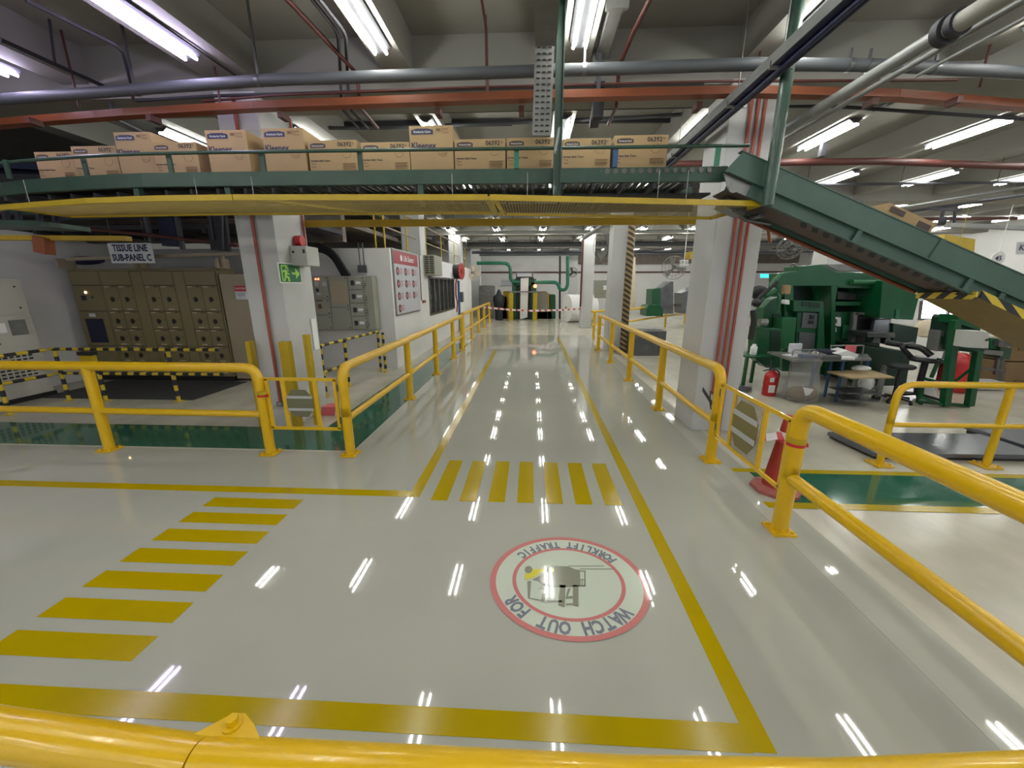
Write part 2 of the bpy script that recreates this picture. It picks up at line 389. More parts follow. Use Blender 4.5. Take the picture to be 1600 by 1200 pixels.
f.build('window_frame', 'steel_dark', wn)
struct(MB().box(-9.0, -6.05, 6.32, 7.66, 0, 0.012).build('floor_rubber_mat', 'mat_grey'))
struct(MB().box(-16, 20, 29.9, 30.0, 2.9, 3.0).build('trim_1', 'red_pipe'))
struct(MB().box(3.0, 19, 29.7, 30.0, 3.55, 4.2).build('trim_2', 'deck_brown'))

# ------------------------------------------------------------------ lights
def make_light(x, y, label, tm='tube'):
    L = thing('tube_light', label, 'ceiling light', (x, y, 4.42), 'twin tube ceiling lights')
    m = MB(); m.prism([(x - .10, y - .60, 4.40), (x + .10, y - .60, 4.40), (x + .035, y - .60, 4.345), (x - .035, y - .60, 4.345)], (0, 1.2, 0)); m.build('housing', 'fixture', L)
    for s in (-1, 1):
        MB().tube([(x + s * .062, y - .57, 4.335), (x + s * .062, y + .57, 4.335)], .0145, 8).build('tube', tm, L)
    return L
ROWY = [-4.7, -2.3, 1.15, 4.08, 6.97, 9.95, 12.95, 15.9, 18.2, 21.4, 24.3, 27.2]
cols = ['far left', 'left', 'left of the left column line', 'left of centre', 'centre', 'right column line', 'right', 'far right', 'extreme right', 'outermost right', 'third from the right wall', 'second from the right wall', 'nearest the right wall']
protos = {}
rn = {3: 'first row overhead, before the conveyor', 4: 'second row, just past the conveyor', 5: 'third row back', 6: 'fourth row back', 7: 'fifth row back', 8: 'sixth row back', 9: 'seventh row back', 10: 'eighth row back', 11: 'last row by the back wall', 2: 'row above the camera', 1: 'row behind the camera', 0: 'rearmost row behind the camera'}
for j, y in enumerate(ROWY):
    for i, x in enumerate(FIXX + [13.2, 15.3, 17.4]):
        if x > 12 and not 4 <= j <= 9: continue
        if x < -4 and y > 8: continue
        if x < -7 and j > 2: continue
        yy = y; xx = x
        if j == 3 and x == -5.7: xx, yy = -6.0, 4.3
        if j == 4: yy = {-5.7: 7.15, -3.66: 7.2}.get(x, 7.0 if x < 4 else 7.35); xx = {-5.7: -5.85, -3.66: -3.8}.get(x, x)
        if j == 5 and x > 4: yy = 10.1
        lab = 'twin tube light, ' + cols[i] + ' beam, ' + rn[j]
        kind = 'tube_violet' if (j == 3 and x < -3) else 'tube'
        if kind not in protos: protos[kind] = make_light(xx, yy, lab, kind)
        else: dup(protos[kind], (xx, yy, 4.42), lab)
# ------------------------------------------------------------------ yellow pipe rails
RH, RM, RR = 1.075, 0.50, 0.056
def base_plate(mb, x, y, s=.092):
    mb.box(x - s, x + s, y - s, y + s, 0.004, 0.022)
    for i in (-1, 1):
        for j in (-1, 1): mb.cyl((x + i * s * .7, y + j * s * .7, .02), .014, .022, 6)
def guard_rail(label, posts, top, mids, matn='rail_yellow', rr=RR, mr=.040, group='yellow pipe guard rails', square=False):
    c = posts[0]; T = thing('guard_rail', label, 'railing', (c[0], c[1], 0), group)
    MB().tube(bent(top, .17), rr, 16).build('top_rail', matn, T)
    for md in mids: MB().tube(md, mr, 14).build('middle_rail', matn, T)
    for (x, y, h) in posts:
        p = MB()
        if square: p.box(x - .05, x + .05, y - .05, y + .05, .02, h)
        else: p.cyl((x, y, .02), rr if h < RH - .01 or True else rr, h - .02, 16)
        po = p.build('post', matn, T)
        b = MB(); base_plate(b, x, y); b.build('base_plate', matn, po) if False else b.build('base_plate', matn, T)
    return T
L0 = -7.4
guard_rail('yellow pipe guard rail across the left foreground, ending at the left gate', [(-5.255, 4.2, RH), (L0, 4.2, RH), (-3.17, 4.2, .60)],
    [(-8.9, 4.2, RH), (-3.17, 4.2, RH), (-3.17, 4.2, 0.5)], [[(-8.9, 4.2, RM + .03), (-3.2, 4.2, RM + .01)]])
ys = [6.6, 8.6, 10.6, 12.0]
guard_rail('yellow pipe guard rail along the left of the aisle, starting at the left gate', [(-2.18, 4.22, .6)] + [(-2.18, y, RH) for y in ys],
    [(-2.18, 4.22, .5), (-2.18, 4.22, RH), (-2.18, 12.0, RH)], [[(-2.18, 4.25, .46), (-2.18, 12.0, .46)]])
guard_rail('second yellow pipe guard rail farther along the left side of the aisle', [(-2.3, y, RH) for y in (12.9, 14.8, 16.8, 18.8, 21.2)],
    [(-2.3, 12.9, RH), (-2.3, 21.2, RH)], [[(-2.3, 12.9, .46), (-2.3, 21.2, .46)]])
guard_rail('yellow pipe guard rail along the right of the aisle, starting at the right gate', [(2.12, 4.27, .6)] + [(2.12, y, RH) for y in (6.2, 8.2, 10.2, 12.2)],
    [(2.12, 4.27, .5), (2.12, 4.27, 1.09), (2.12, 12.2, 1.09)], [[(2.12, 4.3, .47), (2.12, 12.2, .47)]])
guard_rail('large yellow pipe guard rail in the right foreground, beside the traffic cone', [(2.10, 2.93, .6), (2.10, 0.9, RH)],
    [(2.10, 2.93, .5), (2.10, 2.93, RH + .01), (2.10, -1.2, RH + .01)], [[(2.10, 2.9, .50), (2.10, -1.2, .49)]], rr=.062, mr=.05)
guard_rail('slimmer yellow pipe rail behind the green crossing, beside the metal floor platform', [(4.02, 4.26, .6), (5.2, 4.28, .96), (6.6, 4.28, .96)],
    [(4.02, 4.26, .5), (4.02, 4.26, .955), (8.2, 4.28, .955)], [[(4.02, 4.26, .49), (8.2, 4.28, .49)]], rr=.035, mr=.028)
# bottom rail right in front of the camera
BT = thing('guard_rail', 'yellow pipe rail along the very bottom of the picture, right before the camera', 'railing', (-.62, .55, 0), 'yellow pipe guard rails')
def brail(pts, nm): MB().tube(pts, .0435, 24).build(nm, 'rail_yellow', BT)
brail([(-1.75, .600, 1.075), (-1.1, .551, 1.075), (-.80, .532, 1.075), (-.655, .524, 1.075)], 'top_rail')
brail([(-.652, .524, 1.075), (-.3, .526, 1.075), (.2, .530, 1.075), (.6, .545, 1.075), (1.0, .578, 1.075), (1.7, .66, 1.075)], 'top_rail')
MB().tube([(-1.9, .60, .5), (-.6, .53, .5), (1.7, .64, .5)], .04, 12).build('middle_rail', 'rail_yellow', BT)
for x, y in ((-.50, .525), (1.2, .60), (-1.7, .595)):
    m = MB(); m.cyl((x, y, .02), .042, 1.04, 18); m.build('post', 'rail_yellow', BT); m = MB(); base_plate(m, x, y); m.build('base_plate', 'rail_yellow', BT)
m = MB(); m.prism([(-.685, .545, 1.105), (-.535, .545, 1.105), (-.565, .570, 1.108), (-.60, .590, 1.110), (-.625, .588, 1.110), (-.65, .570, 1.108)], (0, 0, .006))
m.cyl((-.612, .570, 1.112), .019, .005, 18); m.cyl((-.612, .570, 1.117), .0115, .013, 6); m.build('bolt_bracket', 'rail_yellow', BT)

# far right yellow walkway rails
guard_rail('straight yellow railing far behind the right aisle rail, near the green machines', [(3.25, 11.9, 1.05), (4.3, 12.9, 1.05), (6.3, 12.9, 1.05)],
    [(2.6, 12.9, 1.05), (6.6, 12.9, 1.05)], [[(2.6, 12.9, .5), (6.6, 12.9, .5)]], rr=.045, mr=.04) if False else None
def px_rail(label, Y0, pts_top, posts, dz=.5, r=.045):
    P = [FZ(a, b, 1.05) for a, b in pts_top]; T = thing('guard_rail', label, 'railing', (P[0].x, P[0].y, 0), 'yellow pipe guard rails')
    MB().tube(P, r, 10).build('top_rail', 'rail_yellow', T); MB().tube([(p.x, p.y, 1.05 - dz) for p in P], r * .85, 10).build('middle_rail', 'rail_yellow', T)
    for t in posts:
        q = P[0].lerp(P[-1], t); m = MB(); m.cyl((q.x, q.y, 0), r * 1.1, 1.05, 10); m.build('post', 'rail_yellow', T)
px_rail('farther yellow railing running crosswise between the second and third right columns', 0, [(928, 466), (1085, 466)], [0.05, .65])
px_rail('yellow railing slanting away behind the first right column', 0, [(925, 487), (985, 483), (1080, 474)], [0.02, .68, .93])

# bent gates with octagonal plates
def oct_pts(c, ux, uz, rx, rz):
    k = .42
    return [c + ux * (a * rx) + uz * (b * rz) for a, b in ((-k - .1, 1), (k + .1, 1), (1, k), (1, -k), (k + .1, -1), (-k - .1, -1), (-1, -k), (-1, k))]
def gate(label, a, b, plate_mat, nrm):
    a = Vector(a); b = Vector(b); u = (b - a).normalized(); Lg = (b - a).length; z0, z1 = .34, .945
    T = thing('safety_gate', label, 'gate', (a.x, a.y, 0)); up = Vector((0, 0, 1)); n = Vector(nrm)
    def P(t, z): q = a + u * (t * Lg); return Vector((q.x, q.y, z))
    m = MB()
    for z in (z0, z1): m.beam(P(0, z), P(1, z), .022, .035)
    for t in (0.02, .98): m.beam(P(t, z0), P(t, z1), .022, .035, up=u)
    for t in (.25, .70): m.beam(P(t, z0), P(t, z1), .025, .045, up=u)
    m.build('gate_frame', 'rail_yellow', T)
    m = MB(); 
    for k in range(22):
        t = .27 + .41 * k / 21; m.beam(P(t, z0), P(t, z1), .003, .003, up=u)
    for k in range(26):
        z = z0 + (z1 - z0) * k / 25; m.beam(P(.25, z), P(.70, z), .003, .003)
    if Lg > 1: m.build('wire_mesh', 'galv', T)
    c = P(.475, .66) + n * .02
    m = MB(); m.prism(oct_pts(c, u, up, .185 * Lg, .165 if Lg < 1 else .24), n * .006); pl = m.build('warning_plate', plate_mat, T)
    m = MB()
    for dz in (.075, -.075) if Lg < 1 else (.10, -.09):
        cc = c + up * dz + n * .0075; h = .016 if Lg < 1 else .028; w_ = .18 * Lg
        m.prism([cc - u * w_ - up * h, cc + u * w_ - up * h, cc + u * w_ + up * h, cc - u * w_ + up * h], n * .002)
    m.build('reflective_strip', 'reflect', pl)
    m = MB()
    for z in (.45, .85): q = P(1.01 if Lg < 1 else -.01, z); m.cyl(q - up * .04, .016, .08, 8)
    m.build('hinge', 'steel_dark', T)
    return T
gate('low yellow gate with grey octagonal plate in the left guard rail', (-3.10, 4.2, 0), (-2.25, 4.2, 0), 'octo_grey', (0, -1, 0))
gate('yellow gate with olive octagonal plate in the right guard rail', (2.11, 4.20, 0), (2.11, 3.02, 0), 'octo', (-1, 0, 0))
# barrier tape tied round rail ends
def tape_wrap(label, x, y, z, r, h=.045):
    m = MB(); m.tube([(x, y, z), (x, y, z + h)], r, 16); m.tube([(x, y, z - h * .55), (x, y, z - .002)], r * 1.02, 16, m=1)
    m.prism([(x + r * .8, y - .01, z - .03), (x + r * 1.3, y - .02, z - .035), (x + r * 1.2, y - .02, z + .0), (x + r * .7, y - .01, z + .01)], (0, .003, 0), m=1)
    tag(m.build('barrier_tape', ['flat_yellow', 'red']), label, 'tape')
tape_wrap('scrap of tape tied round the post of the large right guard rail', 2.10, 2.93, .80, .066)
tape_wrap('pale tape tied round the left gate post', -3.15, 4.2, .76, .064)

# ------------------------------------------------------------------ traffic cone, extinguisher
cx, cy = 2.48, 3.62
T = thing('traffic_cone', 'faded red traffic cone on a pink base on the green crossing', 'traffic cone', (cx, cy, 0))
m = MB(); m.lathe((cx, cy, 0.045), [(.135, 0), (.125, .02), (.035, .74), (.030, .75), (.012, .75)], 28); m.build('cone_body', 'cone_red', T)
m = MB(); n = 8
for (z0, z1, r0, r1) in ((.004, .035, .225, .225), (.035, .05, .225, .17), (.05, .062, .17, .135)):
    vs = []
    for z, r in ((z0, r0), (z1, r1)):
        for k in range(8):
            a = pi / 8 + k * pi / 4; vs.append((cx + r * cos(a), cy + r * sin(a), z))
    m.add(vs, [(i, (i + 1) % 8, 8 + (i + 1) % 8, 8 + i) for i in range(8)] + [tuple(range(8, 16))])
m.build('cone_base', 'cone_base', T)
m = MB(); m.lathe((cx, cy, .53), [(.083, 0), (.073, .10)], 24); m.build('tape_band', 'tape_rw', T)
m = MB(); P0 = Vector((2.15, 3.35, .70)); P1 = Vector((2.43, 3.56, .60)); P2 = Vector((2.12, 4.15, .62))
def ribbon(mb, pts, h, tw=0.0):
    P = [Vector(p) for p in pts]; vs = []; 
    for i, p in enumerate(P):
        u = Vector((0, sin(tw * i), cos(tw * i))) * h / 2; vs += [p - u, p + u]
    k = len(vs); vs += [v + Vector((.0015, .0015, 0)) for v in vs]
    fs = []
    for i in range(len(P) - 1):
        a = 2 * i; fs += [(a, a + 2, a + 3, a + 1), (a + k, a + 1 + k, a + 3 + k, a + 2 + k), (a, a + k, a + 2 + k, a + 2), (a + 1, a + 3, a + 3 + k, a + 1 + k)]
    mb.add(vs, fs); return mb
ribbon(m, [(2.13, 3.38, .66), (2.22, 3.44, .64), (2.32, 3.50, .63), (2.42, 3.57, .60)], .07, .15)
tag(m.build('barrier_tape', 'tape_rw'), 'white and red tape stretched from the right gate to the cone', 'tape')
m = MB(); m.tube([(2.25, 4.75, .72), (2.24, 4.72, .60), (2.26, 4.70, .50), (2.30, 4.72, .47), (2.33, 4.72, .55), (2.28, 4.74, .70)], .008, 6, closed=True); ribbon(m, [(2.26, 5.0, .68), (2.20, 4.6, .62), (2.16, 4.25, .57)], .06)
tag(m.build('coiled_cable', 'dark_pipe'), 'small coil of cable hanging by the column behind the right gate', 'cable')
ex, ey = 4.47, 7.18
T = thing('fire_extinguisher', 'red fire extinguisher on the floor beside the plastic bag', 'fire extinguisher', (ex, ey, 0))
MB().lathe((ex, ey, 0), [(.10, .0), (.115, .02), (.115, .36), (.10, .42), (.05, .46), (.035, .48), (.02, .48)], 24).build('cylinder', 'red', T)
m = MB(); m.cyl((ex, ey, .48), .028, .04, 12); m.beam((ex + .03, ey, .52), (ex - .17, ey - .02, .47), .03, .015); m.beam((ex + .03, ey, .55), (ex - .13, ey - .02, .56), .03, .015); m.build('handle', 'steel', T)
m = MB(); m.obox((ex - .03, ey - .112, .15), (.11, .008, .14)); m.obox((ex - .045, ey - .110, .32), (.07, .008, .08)); m.build('label', 'white', T)
MB().tube(bent([(ex + .02, ey, .50), (ex + .13, ey, .46), (ex + .13, ey, .15)], .06), .013, 8).build('hose', 'black', T)

# ------------------------------------------------------------------ conveyor bridge
CZ = 3.095
def path(p, z): return [Vector((a, b, z)) for a, b in p]
CP = [(-6.6, 4.72), (-5.79, 4.52), (-4.94, 4.40), (-4.19, 4.33), (-3.5, 4.33), (1.93, 4.40)]
T = thing('conveyor_bridge', 'long green overhead roller conveyor crossing the aisle, carrying cartons', 'conveyor', (-2, 4.4, 2.9))
m = MB()
for a, b in zip(CP, CP[1:]):
    a3 = Vector((a[0], a[1], CZ)); b3 = Vector((b[0], b[1], CZ)); m.beam(a3, b3, .008, .135)
    for zz in (-.065, .065): m.beam(a3 + Vector((0, .025, zz)), b3 + Vector((0, .025, zz)), .05, .008)
m.box(1.90, 1.96, 4.395, 4.44, 3.03, 3.165)
m.build('side_channel', 'conv_green', T)
m = MB()
for a, b in zip(CP, CP[1:]): m.beam((a[0], a[1] + .85, CZ), (b[0], b[1] + .85, CZ), .05, .135)
m.build('side_channel', 'conv_green', T)
m = MB(); x = -6.3
while x < 1.85:
    yb = 4.36 + max(0, (-3.6 - x)) * .09; m.cyl((x, yb + .02, 3.13), .026, .82, 8, (0, 1, 0)); x += .085
o = m.build('rollers', 'roller', T); o['kind'] = 'stuff'
m = MB()
for k in range(26):
    x = -6.2 + k * .31; yb = 4.38 + max(0, (-3.6 - x)) * .09; m.beam((x, yb, 2.99), (x + .0, yb + .8, 2.99), .03, .05)
for a, b in zip(CP, CP[1:]): m.beam((a[0], a[1] + .45, 2.97), (b[0], b[1] + .45, 2.97), .35, .02); m.beam((a[0], a[1] + .75, 2.92), (b[0], b[1] + .75, 2.92), .05, .10)
m.build('return_frame', 'dark_pipe', T)
m = MB(); m.tube(bent([(-6.6, 4.65, 3.335), (-5.79, 4.47, 3.335), (-4.4, 4.30, 3.335), (-3.4, 4.29, 3.335), (2.12, 4.36, 3.335)], .8, 8), .017, 10); m.build('side_rail', 'conv_green', T)
for px, mt_ in ((8, 'conv_green'), (131, 'conv_green'), (265, 'conv_green'), (410, 'conv_green'), (563, 'conv_green'), (807, 'pipe_green'), (961, 'blue'), (1120, 'pipe_green')):
    q = FY(px, 252, 4.36 + (0.1 if px < 150 else 0)); m = MB(); m.box(q.x - .025, q.x + .025, q.y - .01, q.y + .01, 3.16, 3.35); m.build('rail_bracket', mt_, T)
m = MB()
for px in (212, 355, 657): 
    q = FY(px, 290, 4.38); m.box(q.x - .03, q.x + .03, q.y - .01, q.y + .05, 2.82, 3.03)
m.build('support_leg', 'conv_green', T)
m = MB()
for px in (660, 650, 340): 
    q = FY(px, 275, 4.318)
    for z in (3.05, 3.09, 3.13): m.cyl((q.x, 4.385, z), .008, .02, 6, (0, 1, 0))
m.build('rivets', 'steel', T)
def hanger(label, x, y, ztop=4.82, zb=2.87, w_=.075):
    T = thing('hanger_post', label, 'support post', (x, y, zb))
    m = MB(); m.box(x - w_ / 2, x - w_ / 2 + .008, y - .05, y + .05, zb, ztop); m.box(x + w_ / 2 - .008, x + w_ / 2, y - .05, y + .05, zb, ztop); m.box(x - w_ / 2, x + w_ / 2, y - .004, y + .004, zb, ztop)
    m.build('web', 'conv_green', T)
    m = MB(); m.box(x - .1, x + .1, y - .08, y + .08, ztop - .012, ztop); m.build('ceiling_plate', 'conv_green', T)
hanger('green steel hanger post in front of the conveyor, near the middle of the picture', .235, 4.22)
T = thing('hanger_post', 'round green hanger post at the top of the sloping conveyor', 'support post', (2.25, 4.12, 2.74))
m = MB(); m.cyl((2.25, 4.12, 2.74), .052, 2.07, 16); m.build('pole', 'conv_green', T)
m = MB(); m.box(2.15, 2.35, 4.02, 4.22, 4.80, 4.815); m.build('ceiling_plate', 'conv_green', T)

# yellow mesh drip guard under conveyor
T = thing('mesh_guard', 'yellow framed wire mesh guard hanging under the conveyor', 'guard', (-2, 4.0, 2.78))
GF = [(-6.1, 4.35), (-5.55, 4.08), (-4.95, 3.95), (-4.3, 3.82), (-3.5, 3.75), (-2.78, 3.745)]
GF2 = [(-2.77, 3.745), (-.42, 3.86)]; GF3 = [(-.40, 3.86), (2.30, 4.28)]
GB = [(-5.45, 4.62), (-3.4, 4.55), (-1.7, 4.62), (-.93, 4.62), (-.42, 4.66)]; GB3 = [(-.40, 4.72), (2.15, 5.12)]
for G, nm in ((GF, 'edge_strip'), (GF2, 'edge_strip'), (GF3, 'edge_strip')):
    m = MB()
    for a, b in zip(G, G[1:]): m.beam((a[0], a[1], 2.79), (b[0], b[1], 2.79), .02, .05)
    m.build(nm, 'flat_yellow', T)
m = MB()
for G in (GB, GB3):
    for a, b in zip(G, G[1:]): m.beam((a[0], a[1], 2.79), (b[0], b[1], 2.79), .03, .03)
m.beam((-.42, 3.86, 2.785), (-.42, 4.68, 2.785), .06, .03); m.beam((-.36, 3.86, 2.78), (-.32, 4.72, 2.78), .03, .03); m.beam((2.30, 4.28, 2.79), (2.15, 5.12, 2.79), .03, .04); m.beam((-5.5, 4.1, 2.79), (-5.45, 4.62, 2.79), .03, .03)
m.beam((-2.75, 3.76, 2.80), (-1.9, 4.58, 2.80), .02, .02)
m.build('cross_bars', 'flat_yellow', T)
def interp(G, x):
    for a, b in zip(G, G[1:]):
        if a[0] <= x <= b[0]: t = (x - a[0]) / (b[0] - a[0] + 1e-9); return a[1] + t * (b[1] - a[1])
    return G[0][1] if x < G[0][0] else G[-1][1]
m = MB(); FA = GF + GF2[1:] ; x = -5.5
while x < -.45:
    m.beam((x, interp(FA, x), 2.792), (x, interp(GB, x), 2.792), .009, .003); x += .023
for t in [k / 12 for k in range(13)]:
    xs = [-5.45 + 5.0 * k / 12 for k in range(13)]
    for a, b in zip(xs, xs[1:]):
        ya = interp(FA, a) * (1 - t) + interp(GB, a) * t; yb = interp(FA, b) * (1 - t) + interp(GB, b) * t; m.beam((a, ya, 2.795), (b, yb, 2.795), .006, .002)
m.build('wire_mesh', 'mesh_yellow', T)
m = MB(); x = -.36
while x < 2.25:
    m.beam((x, interp(GF3, x), 2.792), (min(x, 2.15), interp(GB3, min(x, 2.15)), 2.792), .004, .002); x += .03
for t in [k / 14 for k in range(15)]: m.beam((-.38, 3.86 + t * .86, 2.795), (2.30 - .15 * t, 4.28 + t * .84, 2.795), .004, .002)
m.build('wire_mesh', 'mesh_yellow', T)
m = MB()
for px in (35, 303, 392, 706, 824, 1075, 1030): q = FY(px, 290, 4.1); m.cyl((q.x, 4.12, 2.79), .004, .27, 6)
m.build('hanging_rods', 'galv', T)
tag(MB().box(-3.56, 2.9, 5.98, 6.03, 2.845, 2.94).build('yellow_beam', 'dull_yellow'), 'dull yellow crossbeam between the two white columns, under the conveyor', 'beam')
m = MB(); m.beam((-8.6, 5.0, 2.62), (-5.35, 5.15, 2.60), .10, .06)
tag(m.build('yellow_beam', 'dull_yellow'), 'short dull yellow beam at the left edge, below the mesh guard', 'beam')

# ------------------------------------------------------------------ sloping conveyor
RY0, RY1 = 4.22, 4.76
A = Vector((1.99, RY0, 3.25)); Bv = FY(1600, 430, RY0); sl = (Bv - A).normalized(); nn = Vector((-sl.z, 0, sl.x)); nn = nn if nn.z > 0 else -nn
E0 = A; LEN = 7.0
def R(t, h, y): q = E0 + sl * t + nn * h; return Vector((q.x, y, q.z))
T = thing('sloping_conveyor', 'green steel conveyor slide sloping down to the right from the bridge', 'conveyor', (A.x, RY0, A.z - .4))
h1, h2 = -.212, -.335
m = MB(); m.prism([R(0.02, 0, RY0), R(LEN, 0, RY0), R(LEN, h1, RY0), R(-.06, h1, RY0)], (0, .008, 0)); m.beam(R(0, 0, RY0 + .03), R(LEN, 0, RY0 + .03), .075, .01, up=nn); m.beam(R(-.03, h1, RY0), R(LEN, h1, RY0), .05, .008, up=nn)
m.build('upper_channel', 'ramp_green', T)
m = MB(); m.prism([R(.25, h1, RY0 + .02), R(LEN, h1, RY0 + .02), R(LEN, h2, RY0 + .02), R(.25, h2, RY0 + .02)], (0, .008, 0)); m.beam(R(.25, h2, RY0 + .01), R(LEN, h2, RY0 + .01), .05, .008, up=nn)
m.build('lower_channel', 'ramp_green', T)
m = MB(); m.prism([R(-.05, h1 - .01, RY0 + .03), R(.27, h1 - .01, RY0 + .03), R(.27, h2 + .01, RY0 + .03), R(.05, h2 + .01, RY0 + .03)], (0, .01, 0)); m.cyl(R(.1, -.3, RY0 + .02), .05, .02, 14, (0, 1, 0)); m.build('bearing_plate', 'galv', T)
for t, a_, b_ in [((FY(px_, py_, RY0).x - E0.x) / sl.x, a_, b_) for px_, py_, a_, b_ in ((1357, 360, h1, h2), (1470, 388, 0, h1), (1527, 446, h1, h2), (1577, 468, h1, h2))]: MB().prism([R(t - .025, a_, RY0), R(t + .025, a_, RY0), R(t + .025, b_, RY0), R(t - .025, b_, RY0)], (0, -.014, 0)).build('stiffener', 'ramp_green', T)
m = MB(); m.prism([R(.2, 0, RY1), R(LEN, 0, RY1), R(LEN, h1, RY1), R(.2, h1, RY1)], (0, .01, 0)); m.prism([R(.25, h1, RY1), R(LEN, h1, RY1), R(LEN, h2, RY1), R(.25, h2, RY1)], (0, .008, 0)); m.build('rear_channel', 'ramp_green', T)
m = MB(); m.beam(R(.3, h2 - .005, RY1 + .02), R(2.74, h2 - .005, RY1 + .02), .04, .03, up=nn); m.build('rear_edge_strip', 'orange', T)
m = MB(); m.prism([R(.1, h2 + .05, RY0 + .07), R(LEN, h2 + .05, RY0 + .07), R(LEN, h2 + .05, RY1 - .03), R(.1, h2 + .05, RY1 - .03)], nn * .01); m.prism([R(.1, -.03, RY0 + .05), R(LEN, -.03, RY0 + .05), R(LEN, -.03, RY1), R(.1, -.03, RY1)], nn * -.01); m.build('belt', 'belt_brown', T)
m = MB()
for k in range(46):
    t = .9 + k * .13; m.beam(R(t, h2 - .004, RY0 + .03), R(t + .07, h2 - .004, RY0 + .13), .055, .012, up=nn)
m.build('slot_edge', 'dark_pipe', T)
m = MB(); m.obox(R(.30, h2 - .02, 4.6), (.25, .22, .09), sl, nn); m.tube([R(.3, h2 - .06, 4.5), R(.5, h2 - .07, 4.6), R(.75, h2 - .03, 4.55)], .018, 8); m.cyl(R(.55, h2 - .03, 4.4), .03, .3, 12, (0, 1, 0)); m.build('drive_motor', 'steel_dark', T)
m = MB()
for k in range(9): t = 3.0 + 0 * k
T = thing('trough_guard', 'yellow sheet guard with black and yellow striped edge under the sloping conveyor', 'guard', (4.6, 4.2, 1.85))
g0 = FY(1530, 466, 4.18); g1 = FX(1437, 463, g0.x); g2 = g0 + (sl * 3.0); g3 = Vector((g2.x, g1.y, g1.z + sl.z * 3.0)); g2.z -= .10; g3.z -= .17; g3.y += .06; g1.z -= .01
m = MB(); m.add([g0, g1, g3, g2, g0 + nn * .01, g1 + nn * .01, g3 + nn * .01, g2 + nn * .01], [(0, 1, 2, 3), (7, 6, 5, 4), (0, 4, 5, 1), (2, 6, 7, 3)]); m.build('sheet', 'trough_brown', T)
m = MB(); m.prism([g0 + Vector((-.04, 0, -.012)), g1 + Vector((-.04, 0, -.012)), g1 + Vector((-.04, 0, .05)), g0 + Vector((-.04, 0, .065))], (.02, 0, 0)); m.build('striped_edge', 'zebra_dy', T)
m = MB(); m.prism([g0 - Vector((0, .012, .0)), g2 - Vector((0, .012, .0)), g2 + Vector((0, -.012, .11)), g0 + Vector((0, -.012, .075))], (0, .012, 0)); m.build('striped_edge', 'zebra_d', T)

# ------------------------------------------------------------------ cartons on the conveyor
BZ = 3.165
def carton(x0, x1, y0, dep, h, kind, label, rot=0.0, grp='cartons on the conveyor bridge'):
    T = thing('carton', label, 'cardboard box', ((x0 + x1) / 2, y0 + dep / 2, BZ), grp)
    w_ = x1 - x0; z0 = BZ; z1 = BZ + h
    MB().box(x0, x1, y0, y0 + dep, z0, z1).build('body', 'cardboard', T, bevel=.004)
    m = MB(); m.box(x0 + .005, x1 - .005, y0 + dep * .47, y0 + dep * .53, z1, z1 + .003); m.build('packing_tape', 'tape_tan', T)
    yf = y0 - .002
    pm = 'ink_blue' if kind == 'tall' else 'plaque_brown'
    pw = w_ * (.50 if kind == 'tall' else .31); ph = .056 if kind == 'tall' else .046; pxx = x0 + w_ * .05; zz = z1 - .028 - ph
    m = MB(); m.prism([(pxx, yf, zz), (pxx + pw, yf, zz), (pxx + pw, yf, zz + ph * .75), (pxx + pw * .75, yf, zz + ph), (pxx + pw * .25, yf, zz + ph), (pxx, yf, zz + ph * .75)], (0, .002, 0)); pl = m.build('logo_plate', pm, T)
    m = MB(); m.text('Kimberly-Clark', front_text(pxx + pw / 2, yf - .001, zz + ph * .42), pw * .125); m.build('logo_lettering', 'white', pl)
    m = MB()
    if kind == 'tall':
        m.text('Kleenex', front_text(x0 + w_ * .32, yf - .001, z0 + h * .61), .082, bold=.002); 
        m.build('brand_lettering', 'ink_blue', T); m = MB()
        m.text('Facial\nTissue', front_text(x0 + w_ * .82, yf, z1 - .05), .032); m.box(x0 + w_ * .62, x0 + w_ * .72, yf - .001, yf, z1 - .055, z1 - .03)
        m.text('2 ply soft', front_text(x0 + w_ * .75, yf, z0 + h * .45), .022)
        m.tube([(x0 + w_ * .75 + .05 * cos(a * .35), yf, z0 + h * .48 + .04 * sin(a * .35)) for a in range(18)], .0012, 4, closed=True)
        m.build('print', 'ink_brown', T)
        m = MB(); m.box(x1 - .13, x1 - .03, yf - .002, yf, z0 + .01, z0 + .06); s = m.build('sticker', 'white', T)
        m = MB(); 
        for k in range(9): m.box(x1 - .12 + k * .009, x1 - .116 + k * .009, yf - .003, yf - .002, z0 + .02, z0 + .045)
        m.build('barcode', 'ink_blue', s)
    else:
        m.text('06392', front_text(x1 - w_ * .25, yf, z1 - .043), .062, bold=.0015); m.text('50', front_text(x1 - w_ * .08, yf, z1 - .035), .03)
        m.text('Hygienic Bath Tissue', front_text(x0 + w_ * .23, yf, z0 + .17), .026, bold=.0008); m.text('Tissu', front_text(x0 + w_ * .08, yf, z0 + .14), .024); m.text('Papel', front_text(x0 + w_ * .09, yf, z0 + .11), .024)
        m.build('lettering', 'ink_black', T); m = MB()
        m.box(x1 - w_ * .32, x1 - w_ * .05, yf - .001, yf, z0 + .105, z0 + .108); m.box(x1 - w_ * .32, x1 - w_ * .05, yf - .001, yf, z0 + .14, z0 + .143)
        for k in range(16): m.box(x1 - w_ * .31 + k * w_ * .016, x1 - w_ * .306 + k * w_ * .016, yf - .001, yf, z0 + .08, z0 + .14)
        m.tube([(x1 - w_ * .22 + .05 * cos(a * .35), yf, z0 + .24 + .045 * sin(a * .35)) for a in range(18)], .0012, 4, closed=True)
        m.build('print', 'ink_brown', T)
    return T
